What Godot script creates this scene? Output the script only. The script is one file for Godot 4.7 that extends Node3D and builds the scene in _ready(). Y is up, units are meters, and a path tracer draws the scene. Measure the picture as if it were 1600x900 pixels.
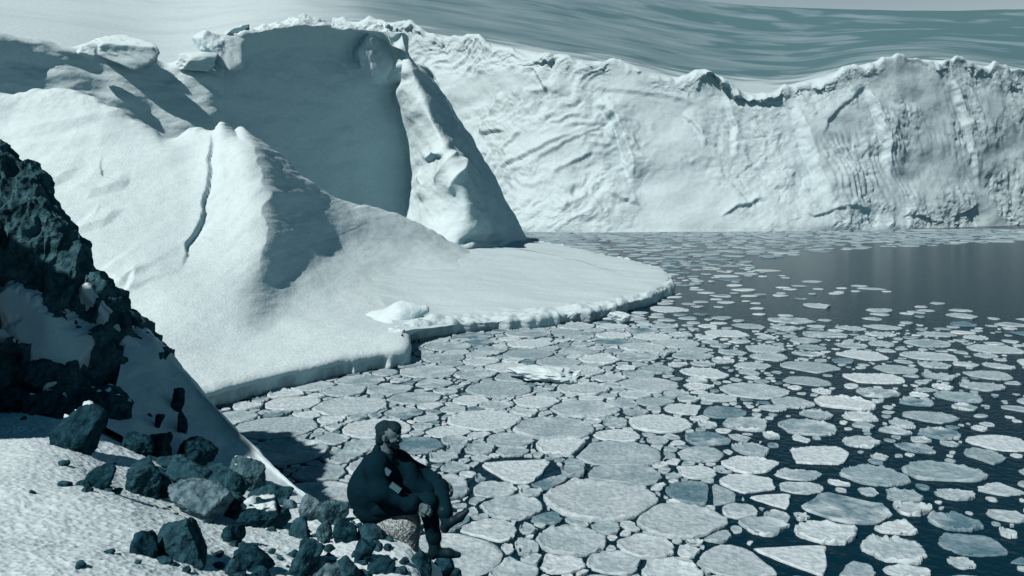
extends Node3D
# A rocky snow bank above a bay of pancake ice; snow slopes and an ice dome on the far shore, an ice cliff and the ice plateau behind.

const EYE := Vector3(0, 5, 0)
var M := {}
var taken := {}
var rough_noise := FastNoiseLite.new()
var fine_noise := FastNoiseLite.new()
var cell_noise := FastNoiseLite.new()
var ridge_noise := FastNoiseLite.new()
var wide_noise := FastNoiseLite.new()
var block_noise := FastNoiseLite.new()

# ------------------------------------------------------------------ naming
func numbered(called: String) -> String:
	var n: int = taken.get(called, 0)
	taken[called] = n + 1
	return called if n == 0 else "%s_%03d" % [called, n]

func tag(o: Node3D, label: String, category := "", group := "", kind := "") -> Node3D:
	o.set_meta("label", label)
	if category: o.set_meta("category", category)
	if group: o.set_meta("group", group)
	if kind: o.set_meta("kind", kind)
	return o

func put(called: String, mesh: Mesh, mat: Material, parent: Node3D = null, at := Vector3.ZERO) -> MeshInstance3D:
	var o := MeshInstance3D.new()
	o.mesh = mesh
	o.material_override = mat
	o.position = at
	if parent == null:
		o.name = numbered(called)
		add_child(o, true)
	else:
		o.name = called
		parent.add_child(o, true)
	return o

func base(called: String, at := Vector3.ZERO) -> Node3D:
	var o := Node3D.new()
	o.name = numbered(called)
	o.position = at
	add_child(o, true)
	return o

# ------------------------------------------------------------------ materials
func lin(r: float, g: float, b: float) -> Color:
	return Color(r, g, b).linear_to_srgb()

func noise_tex(freq: float, octaves: int, as_normal: bool, strength := 4.0, ramp: Gradient = null, kind := FastNoiseLite.TYPE_SIMPLEX_SMOOTH, sd := 1, size := 512) -> NoiseTexture2D:
	var n := FastNoiseLite.new()
	n.seed = sd
	n.noise_type = kind
	n.frequency = freq
	n.fractal_octaves = octaves
	var t := NoiseTexture2D.new()
	t.width = size
	t.height = size
	t.seamless = true
	t.as_normal_map = as_normal
	t.bump_strength = strength
	if ramp: t.color_ramp = ramp
	t.noise = n
	return t

func ramp(stops: Array) -> Gradient:
	var g := Gradient.new()
	var offs := PackedFloat32Array()
	var cols := PackedColorArray()
	for s in stops:
		offs.append(s[0])
		cols.append(s[1])
	g.offsets = offs
	g.colors = cols
	return g

func surface(color: Color, rough: float, spec := 0.3) -> StandardMaterial3D:
	var m := StandardMaterial3D.new()
	m.albedo_color = color
	m.roughness = rough
	m.metallic_specular = spec
	return m

func triplanar(m: StandardMaterial3D, scale: float) -> StandardMaterial3D:
	m.uv1_triplanar = true
	m.uv1_world_triplanar = true
	m.uv1_scale = Vector3.ONE * scale
	return m

func grain(m: StandardMaterial3D, scale: float, tex: Texture2D, bump: Texture2D, depth := 1.0) -> StandardMaterial3D:
	triplanar(m, scale)
	if tex: m.albedo_texture = tex
	if bump:
		m.normal_enabled = true
		m.normal_texture = bump
		m.normal_scale = depth
	return m

func make_materials():
	var w := Color(1, 1, 1)
	var flecks := noise_tex(.02, 5, false, 1, ramp([[0.0, lin(.80, .84, .86)], [.45, lin(.93, .95, .96)], [1.0, w]]), FastNoiseLite.TYPE_SIMPLEX_SMOOTH, 3)
	var fine := noise_tex(.05, 5, true, 5.0, null, FastNoiseLite.TYPE_SIMPLEX_SMOOTH, 5)
	M.snow = grain(surface(lin(.30, .445, .49), .9, .04), .3, flecks, fine, .5)
	M.near_snow = grain(surface(lin(.29, .43, .48), .85, .08), 1.6, flecks, fine, .25)
	M.cliff = grain(surface(lin(.268, .405, .452), .85, .05), .12, flecks, fine, .6)
	M.tongue = grain(surface(lin(.265, .40, .445), .85, .05), .5, flecks, fine, .45)
	var p := surface(Color(1, 1, 1), .7, .08)
	p.vertex_color_use_as_albedo = true
	M.plateau = grain(p, .05, flecks, fine, .5)
	var f := surface(Color(1, 1, 1), .6, .1)
	f.vertex_color_use_as_albedo = true
	var frost := noise_tex(.03, 5, false, 1, ramp([[0.0, lin(.55, .60, .63)], [.4, lin(.78, .81, .83)], [.62, lin(.92, .94, .95)], [1.0, w]]), FastNoiseLite.TYPE_SIMPLEX_SMOOTH, 9)
	var crust := noise_tex(.04, 6, true, 7.0, null, FastNoiseLite.TYPE_SIMPLEX_SMOOTH, 11)
	M.floe = grain(f, .4, frost, crust, .5)
	var rock_ramp := ramp([[0.0, lin(.10, .17, .2)], [.42, lin(.42, .5, .53)], [.58, lin(.7, .76, .78)], [.72, w], [1.0, w]])
	var rock_tex := noise_tex(.018, 6, false, 1, rock_ramp, FastNoiseLite.TYPE_SIMPLEX, 17)
	var rock_bump := noise_tex(.03, 6, true, 10.0, null, FastNoiseLite.TYPE_SIMPLEX, 19)
	for k in 4:
		var c: Color = [lin(.008, .038, .056), lin(.016, .058, .08), lin(.04, .098, .125), lin(.08, .155, .19)][k]
		M["rock%d" % k] = grain(surface(c, .8, .08), .9, rock_tex, rock_bump, 1.1)
	M.ridge_rock = grain(surface(lin(.03, .085, .108), .9, .05), .35, rock_tex, rock_bump, 1.2)
	var speck := noise_tex(.06, 4, false, 1, ramp([[0.0, lin(.06, .09, .1)], [.42, lin(.2, .24, .25)], [.55, lin(.75, .8, .82)], [1.0, w]]), FastNoiseLite.TYPE_SIMPLEX, 23)
	M.seat_rock = grain(surface(lin(.25, .34, .37), .8, .1), 1.4, speck, rock_bump, .9)
	# sea
	var wm := surface(lin(.001, .014, .026), .12, .06)
	wm.normal_enabled = true
	wm.normal_texture = noise_tex(.02, 4, true, 6.0, null, FastNoiseLite.TYPE_SIMPLEX_SMOOTH, 29)
	wm.normal_scale = .5
	triplanar(wm, .35)
	M.water = wm
	var cm := surface(lin(.003, .068, .105), .07, .2)
	cm.normal_enabled = true
	cm.normal_texture = noise_tex(.012, 3, true, 2.0, null, FastNoiseLite.TYPE_SIMPLEX_SMOOTH, 31)
	cm.normal_scale = .2
	triplanar(cm, .2)
	M.calm = cm
	# clothing
	var weave := noise_tex(.15, 3, true, 4.0, null, FastNoiseLite.TYPE_SIMPLEX, 37, 256)
	M.coat = grain(surface(lin(.0014, .011, .0185), .95, .1), 6.0, null, weave, .5)
	M.trousers = grain(surface(lin(.0015, .0115, .019), .95, .1), 6.0, null, weave, .5)
	M.boot = surface(lin(.002, .013, .021), .5, .2)
	M.cap = grain(surface(lin(.002, .0155, .025), .95, .1), 9.0, null, weave, .8)
	M.hair = surface(lin(.003, .017, .026), .8, .2)
	M.skin = surface(lin(.05, .10, .122), .6, .3)
	M.patch = surface(lin(.028, .08, .105), .9, .05)

# ------------------------------------------------------------------ surfaces
func spline_row(row: Array, us: PackedFloat32Array, n: int) -> PackedVector3Array:
	# cubic through the points, spaced by their distance so that uneven columns leave no kinks
	var out := PackedVector3Array()
	out.resize(n)
	var m := row.size()
	var tan_ := PackedVector3Array()
	for i in m:
		var a: Vector3 = (row[i] - row[i - 1]) / (us[i] - us[i - 1]) if i > 0 else Vector3.ZERO
		var b: Vector3 = (row[i + 1] - row[i]) / (us[i + 1] - us[i]) if i < m - 1 else a
		if i == 0: tan_.append(b)
		elif i == m - 1: tan_.append(a)
		else:
			var h0 := us[i] - us[i - 1]
			var h1 := us[i + 1] - us[i]
			tan_.append((a * h1 + b * h0) / (h0 + h1))
	var i := 0
	for k in n:
		var u := us[m - 1] * k / (n - 1)
		while i < m - 2 and u > us[i + 1]: i += 1
		var h := us[i + 1] - us[i]
		var t := clampf((u - us[i]) / h, 0, 1)
		var a: Vector3 = row[i]
		var b: Vector3 = row[i + 1]
		var t2 := t * t
		var t3 := t2 * t
		out[k] = a * (2 * t3 - 3 * t2 + 1) + tan_[i] * h * (t3 - 2 * t2 + t) + b * (3 * t2 - 2 * t3) + tan_[i + 1] * h * (t3 - t2)
	return out

func loft(rows: Array, nu: int, nv: int) -> PackedVector3Array:
	var lines := []
	var us := PackedFloat32Array([0.0])
	for k in rows[0].size() - 1:
		var run := 0.0
		for r in rows: run += (r[k + 1] - r[k]).length() / absf(r[k].z)
		us.append(us[-1] + maxf(run / rows.size(), 1e-4))
	for r in rows: lines.append(spline_row(r, us, nu))
	var out := PackedVector3Array()
	out.resize(nu * nv)
	var m := lines.size()
	for j in nv:
		var t := float(j) / (nv - 1) * (m - 1)
		var i := mini(int(t), m - 2)
		var f := t - i
		var l0: PackedVector3Array = lines[maxi(i - 1, 0)]
		var l1: PackedVector3Array = lines[i]
		var l2: PackedVector3Array = lines[i + 1]
		var l3: PackedVector3Array = lines[mini(i + 2, m - 1)]
		for k in nu:
			out[j * nu + k] = l1[k].cubic_interpolate(l2[k], l0[k], l3[k], f)
	return out

func normals_of(p: PackedVector3Array, nu: int, nv: int) -> PackedVector3Array:
	var out := PackedVector3Array()
	out.resize(nu * nv)
	var total := 0.0
	for j in nv:
		var up := maxi(j - 1, 0) * nu
		var dn := mini(j + 1, nv - 1) * nu
		for k in nu:
			var du := p[j * nu + mini(k + 1, nu - 1)] - p[j * nu + maxi(k - 1, 0)]
			var dv := p[dn + k] - p[up + k]
			var n := du.cross(dv).normalized()
			out[j * nu + k] = n
			total += n.dot(EYE + Vector3(0, 20, 0) - p[j * nu + k])
	if total < 0:
		for k in out.size(): out[k] = -out[k]
	return out

func sheet(p: PackedVector3Array, nu: int, nv: int, colors = null) -> ArrayMesh:
	var n := normals_of(p, nu, nv)
	var idx := PackedInt32Array()
	idx.resize((nu - 1) * (nv - 1) * 6)
	var a := nu / 2 + nv / 2 * nu
	var facing := (p[a + 1] - p[a]).cross(p[a + nu] - p[a]).dot(n[a]) > 0
	var at := 0
	for j in nv - 1:
		for k in nu - 1:
			var q := j * nu + k
			idx[at] = q
			idx[at + 1] = q + nu if facing else q + 1
			idx[at + 2] = q + 1 if facing else q + nu
			idx[at + 3] = q + 1
			idx[at + 4] = q + nu if facing else q + nu + 1
			idx[at + 5] = q + nu + 1 if facing else q + nu
			at += 6
	var arr := []
	arr.resize(Mesh.ARRAY_MAX)
	arr[Mesh.ARRAY_VERTEX] = p
	arr[Mesh.ARRAY_NORMAL] = n
	arr[Mesh.ARRAY_INDEX] = idx
	if colors: arr[Mesh.ARRAY_COLOR] = colors
	var m := ArrayMesh.new()
	m.add_surface_from_arrays(Mesh.PRIMITIVE_TRIANGLES, arr)
	return m

func displaced(p: PackedVector3Array, nu: int, nv: int, f: Callable) -> PackedVector3Array:
	var n := normals_of(p, nu, nv)
	var out := p.duplicate()
	for j in nv:
		for k in nu:
			var q := j * nu + k
			out[q] = p[q] + n[q] * float(f.call(p[q], float(k) / (nu - 1), float(j) / (nv - 1)))
	return out

# creases: [points, kind, depth, width, fall]; kind 0 groove, 1 ledge (the side to the left of the line's run stands proud), 2 sharp rib
func prepare(list: Array) -> Array:
	var out := []
	for c in list:
		var pts := PackedVector2Array()
		var box := Rect2(c[0][0].x, c[0][0].y, 0, 0)
		var run := 0.0
		for v in c[0]:
			if pts.size(): run += pts[-1].distance_to(Vector2(v.x, v.y))
			pts.append(Vector2(v.x, v.y))
			box = box.expand(Vector2(v.x, v.y))
		out.append([pts, c[1], c[2], c[3], c[4], box.grow(c[3] * 2 + c[4] * 3), run])
	return out

func crease(list: Array, p: Vector3, wobble := .25) -> float:
	var q := Vector2(p.x + rough_noise.get_noise_3d(p.x * 9, p.y * 9, 5) * wobble, p.y + rough_noise.get_noise_3d(p.x * 9, p.y * 9, 55) * wobble)
	var total := 0.0
	for c in list:
		if not c[5].has_point(q): continue
		var pts: PackedVector2Array = c[0]
		var best := 1e9
		var side := 1.0
		var across := 0.0
		var along := 0.0
		var run := 0.0
		for i in pts.size() - 1:
			var a := pts[i]
			var b := pts[i + 1]
			var ab := b - a
			var t := clampf((q - a).dot(ab) / ab.length_squared(), 0, 1)
			var d := q - a - ab * t
			var off := ab.cross(q - a) / ab.length()
			var dd := d.length_squared()
			if dd < best - 1e-7 or (dd < best + 1e-7 and absf(off) > absf(across)):
				best = dd
				across = off
				side = signf(off)
				along = run + t * ab.length()
			run += ab.length()
		var s := sqrt(best) * side
		var t2: float = along / c[6]
		var ends := smoothstep(0, .25, t2) * smoothstep(0, .25, 1 - t2)
		var w: float = c[3]
		match int(c[1]):
			0: total -= c[2] * ends * exp(-s * s / (w * w))
			1: total += c[2] * ends * (exp(-s / c[4]) if s > 0 else maxf(0, 1 + s / w))
			2: total += c[2] * ends * exp(-absf(s) / w)
	return total

# ------------------------------------------------------------------ solids
func ball(levels: int) -> Array:
	var t := (1 + sqrt(5.0)) / 2
	var v := PackedVector3Array([Vector3(-1, t, 0), Vector3(1, t, 0), Vector3(-1, -t, 0), Vector3(1, -t, 0), Vector3(0, -1, t), Vector3(0, 1, t), Vector3(0, -1, -t), Vector3(0, 1, -t), Vector3(t, 0, -1), Vector3(t, 0, 1), Vector3(-t, 0, -1), Vector3(-t, 0, 1)])
	for i in v.size(): v[i] = v[i].normalized()
	var f := PackedInt32Array([0,11,5, 0,5,1, 0,1,7, 0,7,10, 0,10,11, 1,5,9, 5,11,4, 11,10,2, 10,7,6, 7,1,8, 3,9,4, 3,4,2, 3,2,6, 3,6,8, 3,8,9, 4,9,5, 2,4,11, 6,2,10, 8,6,7, 9,8,1])
	for l in levels:
		var g := PackedInt32Array()
		var mid := {}
		for i in range(0, f.size(), 3):
			var m := []
			for e in 3:
				var a := f[i + e]
				var b := f[i + (e + 1) % 3]
				var key := Vector2i(mini(a, b), maxi(a, b))
				if not mid.has(key):
					mid[key] = v.size()
					v.append((v[a] + v[b]).normalized())
				m.append(mid[key])
			g.append_array([f[i], m[0], m[2], f[i + 1], m[1], m[0], f[i + 2], m[2], m[1], m[0], m[1], m[2]])
		f = g
	return [v, f]

var bank: PackedVector3Array
var ball3: Array
var ball4: Array

func trimesh(v: PackedVector3Array, f: PackedInt32Array, colors = null) -> ArrayMesh:
	# f runs counter-clockwise seen from outside; Godot's front faces run clockwise
	var n := PackedVector3Array()
	n.resize(v.size())
	var idx := PackedInt32Array()
	idx.resize(f.size())
	for i in range(0, f.size(), 3):
		var a := f[i]
		var b := f[i + 1]
		var c := f[i + 2]
		var k := (v[b] - v[a]).cross(v[c] - v[a])
		n[a] += k
		n[b] += k
		n[c] += k
		idx[i] = a
		idx[i + 1] = c
		idx[i + 2] = b
	for i in n.size(): n[i] = n[i].normalized()
	var arr := []
	arr.resize(Mesh.ARRAY_MAX)
	arr[Mesh.ARRAY_VERTEX] = v
	arr[Mesh.ARRAY_NORMAL] = n
	arr[Mesh.ARRAY_INDEX] = idx
	if colors: arr[Mesh.ARRAY_COLOR] = colors
	var m := ArrayMesh.new()
	m.add_surface_from_arrays(Mesh.PRIMITIVE_TRIANGLES, arr)
	return m

func stone_mesh(size: Vector3, sd: int, cuts := 13, bumpy := .06, soft := 26.0, boxy := false, least := .5) -> ArrayMesh:
	var rng := RandomNumberGenerator.new()
	rng.seed = sd
	var planes := []
	for k in cuts:
		var d := Vector3(rng.randfn(), rng.randfn() * .8, rng.randfn()).normalized()
		planes.append([d, rng.randf_range(least, .95)])
	if boxy:
		for d in [Vector3.UP, Vector3.DOWN, Vector3.LEFT, Vector3.RIGHT, Vector3.FORWARD, Vector3.BACK]:
			planes.append([(d + Vector3(rng.randfn(), rng.randfn(), rng.randfn()) * .22).normalized(), rng.randf_range(.5, .62)])
	var src: PackedVector3Array = ball4[0] if size.x > .3 else ball3[0]
	var v := src.duplicate()
	var off := Vector3(rng.randf(), rng.randf(), rng.randf()) * 60
	for i in v.size():
		var d := v[i]
		var sum := exp(-soft * 1.0)
		for p in planes:
			var c: float = d.dot(p[0])
			if c > .05: sum += exp(-soft * minf(p[1] / c, 3.0))
		var r := -log(sum) / soft
		var q := d * r
		r += bumpy * rough_noise.get_noise_3dv(q * 26 + off) + bumpy * .5 * rough_noise.get_noise_3dv(q * 70 + off)
		v[i] = d * r
	var lo := v[0]
	var hi := v[0]
	for q in v:
		lo = lo.min(q)
		hi = hi.max(q)
	var s := size / (hi - lo)
	for i in v.size(): v[i] = (v[i] - (lo + hi) / 2) * s + Vector3(0, size.y / 2, 0)
	return trimesh(v, ball4[1] if size.x > .3 else ball3[1])

func cap_of(m: ArrayMesh, sd: int, steep: float) -> ArrayMesh:
	var arr := m.surface_get_arrays(0)
	var v: PackedVector3Array = arr[Mesh.ARRAY_VERTEX]
	var n: PackedVector3Array = arr[Mesh.ARRAY_NORMAL]
	var f: PackedInt32Array = arr[Mesh.ARRAY_INDEX]
	var lift := PackedFloat32Array()
	for i in v.size():
		lift.append(smoothstep(steep - .05, steep + .3, n[i].y + rough_noise.get_noise_3d(v[i].x * 90 + sd, v[i].y * 90, v[i].z * 90) * .3) * .045 - .012)
	var out := PackedVector3Array()
	var idx := PackedInt32Array()
	var at := {}
	for i in range(0, f.size(), 3):
		if maxf(lift[f[i]], maxf(lift[f[i + 1]], lift[f[i + 2]])) < -.008: continue
		for k in [0, 2, 1]:
			var q := f[i + k]
			if not at.has(q):
				at[q] = out.size()
				out.append(v[q] + n[q] * lift[q])
			idx.append(at[q])
	if out.size() < 3:
		out = PackedVector3Array([v[0], v[1], v[2]])
		idx = PackedInt32Array([0, 1, 2])
	return trimesh(out, idx)

# tapered limbs joined by a smooth minimum and meshed as surface nets; bones: [from, to, radius, radius]
func skin(bones: Array, cell: float, blend: float, wrinkle := 0.0, wrinkle_size := 12.0) -> ArrayMesh:
	var lo := Vector3.ONE * 1e9
	var hi := -lo
	for b in bones:
		var r := maxf(b[2], b[3]) + blend + cell * 3
		lo = lo.min(b[0] - Vector3.ONE * r).min(b[1] - Vector3.ONE * r)
		hi = hi.max(b[0] + Vector3.ONE * r).max(b[1] + Vector3.ONE * r)
	var nx := int((hi.x - lo.x) / cell) + 2
	var ny := int((hi.y - lo.y) / cell) + 2
	var nz := int((hi.z - lo.z) / cell) + 2
	var f := PackedFloat32Array()
	f.resize(nx * ny * nz)
	f.fill(1.0)
	for b in bones:
		var a: Vector3 = b[0]
		var ab: Vector3 = b[1] - a
		var ra: float = b[2]
		var dr: float = b[3] - ra
		var ll := maxf(ab.length_squared(), 1e-8)
		var reach := maxf(b[2], b[3]) + blend + cell * 2
		var l := ((a.min(b[1]) - Vector3.ONE * reach - lo) / cell).floor()
		var h := ((a.max(b[1]) + Vector3.ONE * reach - lo) / cell).ceil()
		for z in range(maxi(0, int(l.z)), mini(nz, int(h.z) + 1)):
			for y in range(maxi(0, int(l.y)), mini(ny, int(h.y) + 1)):
				var row := (z * ny + y) * nx
				for x in range(maxi(0, int(l.x)), mini(nx, int(h.x) + 1)):
					var p := lo + Vector3(x, y, z) * cell - a
					var t := clampf(p.dot(ab) / ll, 0, 1)
					var d := (p - ab * t).length() - ra - dr * t
					var e := f[row + x]
					var k := maxf(blend - absf(d - e), 0) / blend
					f[row + x] = minf(d, e) - k * k * blend * .25
	var at := {}
	var v := PackedVector3Array()
	var faces := PackedInt32Array()
	var sx := 1
	var sy := nx
	var sz := nx * ny
	var corner := [0, sx, sy, sx + sy, sz, sz + sx, sz + sy, sz + sx + sy]
	var cp := [Vector3(0,0,0), Vector3(1,0,0), Vector3(0,1,0), Vector3(1,1,0), Vector3(0,0,1), Vector3(1,0,1), Vector3(0,1,1), Vector3(1,1,1)]
	var edges := [[0,1],[2,3],[4,5],[6,7],[0,2],[1,3],[4,6],[5,7],[0,4],[1,5],[2,6],[3,7]]
	for z in nz - 1:
		for y in ny - 1:
			for x in nx - 1:
				var q := (z * ny + y) * nx + x
				var f0 := f[q]
				if absf(f0) > cell * 2.2: continue
				var inside := 0
				for c in corner:
					if f[q + c] < 0: inside += 1
				if inside == 0 or inside == 8: continue
				var s := Vector3.ZERO
				var n := 0
				for e in edges:
					var fa := f[q + corner[e[0]]]
					var fb := f[q + corner[e[1]]]
					if (fa < 0) != (fb < 0):
						s += cp[e[0]].lerp(cp[e[1]], fa / (fa - fb))
						n += 1
				at[q] = v.size()
				v.append(lo + (Vector3(x, y, z) + s / n) * cell)
	for q in at:
		for axis in 3:
			var st: int = [sx, sy, sz][axis]
			var u: int = [sy, sz, sx][axis]
			var w: int = [sz, sx, sy][axis]
			var a_in := f[q] < 0
			if a_in == (f[q + st] < 0): continue
			if not (at.has(q - u) and at.has(q - w) and at.has(q - u - w)): continue
			var i0: int = at[q]
			var i1: int = at[q - u]
			var i2: int = at[q - u - w]
			var i3: int = at[q - w]
			if a_in: faces.append_array([i0, i1, i2, i0, i2, i3])
			else: faces.append_array([i0, i2, i1, i0, i3, i2])
	var m := trimesh(v, faces)
	if wrinkle > 0:
		var arr := m.surface_get_arrays(0)
		var nn: PackedVector3Array = arr[Mesh.ARRAY_NORMAL]
		for i in v.size():
			var p := v[i] * wrinkle_size
			v[i] += nn[i] * wrinkle * (rough_noise.get_noise_3d(p.x * 3, p.y * 7 + p.x * 4, p.z * 3) + .5 * rough_noise.get_noise_3dv(p * 14))
		m = trimesh(v, faces)
	return m

func joined(meshes: Array) -> ArrayMesh:
	var st := SurfaceTool.new()
	st.begin(Mesh.PRIMITIVE_TRIANGLES)
	for m in meshes: st.append_from(m, 0, Transform3D())
	return st.commit()

# ------------------------------------------------------------------ the place
func _ready():
	# camera: a view camera held level with the lens lowered, five metres above the water
	var cam := Camera3D.new()
	cam.name = "camera"
	add_child(cam)
	cam.position = EYE
	cam.projection = Camera3D.PROJECTION_FRUSTUM
	cam.near = .1
	cam.far = 3000
	cam.size = .1 * 900.0 / 1300.0
	cam.frustum_offset = Vector2(0, -.1 * 140.0 / 1300.0)
	cam.current = true
	# sky
	var we := WorldEnvironment.new()
	we.name = "environment"
	var env := Environment.new()
	env.background_mode = Environment.BG_SKY
	var sm := ProceduralSkyMaterial.new()
	sm.sky_top_color = lin(.001, .036, .066)
	sm.sky_horizon_color = lin(.58, .66, .665)
	sm.sky_curve = .12
	sm.ground_bottom_color = lin(.05, .12, .16)
	sm.ground_horizon_color = lin(.58, .66, .665)
	sm.sun_angle_max = 1.0
	var sky := Sky.new()
	sky.sky_material = sm
	env.sky = sky
	env.tonemap_mode = Environment.TONE_MAPPER_LINEAR
	env.tonemap_exposure = 1.74
	env.sdfgi_enabled = true
	env.ssao_enabled = true
	env.ssil_enabled = true
	we.environment = env
	add_child(we)
	# sun: over the left shoulder
	var sun := DirectionalLight3D.new()
	sun.name = "sun"
	sun.light_energy = 1.6
	sun.light_angular_distance = .6
	sun.light_color = Color(1, .89, .845)
	sun.shadow_enabled = true
	add_child(sun)
	sun.look_at_from_position(Vector3.ZERO, Vector3(.47, -.723, -.506), Vector3.UP)

	rough_noise.seed = 4
	rough_noise.frequency = .05
	rough_noise.fractal_octaves = 4
	fine_noise.seed = 8
	fine_noise.frequency = .9
	fine_noise.fractal_octaves = 3
	cell_noise.seed = 12
	cell_noise.noise_type = FastNoiseLite.TYPE_CELLULAR
	cell_noise.cellular_return_type = FastNoiseLite.RETURN_DISTANCE
	cell_noise.frequency = 17.0
	ridge_noise.seed = 15
	ridge_noise.fractal_type = FastNoiseLite.FRACTAL_RIDGED
	ridge_noise.fractal_octaves = 4
	ridge_noise.frequency = .12
	wide_noise.seed = 21
	wide_noise.frequency = .06
	wide_noise.fractal_octaves = 3
	block_noise.seed = 33
	block_noise.noise_type = FastNoiseLite.TYPE_CELLULAR
	block_noise.cellular_return_type = FastNoiseLite.RETURN_CELL_VALUE
	block_noise.frequency = .28
	ball3 = ball(3)
	ball4 = ball(4)
	make_materials()
	make_sea()
	make_plateau()
	make_cliff()
	make_dome()
	make_slope()
	make_tongue()
	make_bank()
	make_ridge()
	make_blocks()
	make_rocks()
	make_person()
	make_floes()

func make_sea():
	var plane := PlaneMesh.new()
	plane.size = Vector2(900, 520)
	tag(put("water", plane, M.water, null, Vector3(0, 0, -200)), "dark rippled water between the ice floes", "", "", "structure")
	# the calm pool by the cliff: a slick, unrippled sheet
	var edge := [Vector3(17.16, 0, -63.73), Vector3(21.74, 0, -70.65), Vector3(27.38, 0, -77.38), Vector3(34.18, 0, -82.28), Vector3(42.57, 0, -87.84), Vector3(52.17, 0, -94.2), Vector3(64.06, 0, -101.56), Vector3(86.21, 0, -112.07), Vector3(96.77, 0, -104.84), Vector3(56.82, -0, -59.09), Vector3(26.19, 0, -30.95), Vector3(20, 0, -28.89), Vector3(18.69, 0, -30.37), Vector3(18.05, 0, -31.71), Vector3(17.82, 0, -34.57), Vector3(17.86, 0, -38.69), Vector3(18.28, -0, -44.83), Vector3(17.67, 0, -48.87), Vector3(16.88, 0, -54.17), Vector3(16.59, -0, -59.09)]
	var st := SurfaceTool.new()
	st.begin(Mesh.PRIMITIVE_TRIANGLES)
	var pts := PackedVector2Array()
	for i in edge.size():
		for k in 4:
			var p: Vector3 = edge[i].lerp(edge[(i + 1) % edge.size()], k / 4.0)
			pts.append(Vector2(p.x + rough_noise.get_noise_2d(i * 40 + k * 10, 5) * 1.2, p.z + rough_noise.get_noise_2d(i * 40 + k * 10, 95) * 1.6))
	var tri := Geometry2D.triangulate_polygon(pts)
	for i in range(0, tri.size(), 3):
		for k in [0, 1, 2]:
			st.set_normal(Vector3.UP)
			st.add_vertex(Vector3(pts[tri[i + k]].x, 0, pts[tri[i + k]].y))
	tag(put("calm_water", st.commit(), M.calm, null, Vector3(0, .004, 0)), "smooth dark pool mirroring the ice cliff", "", "", "structure")

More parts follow.
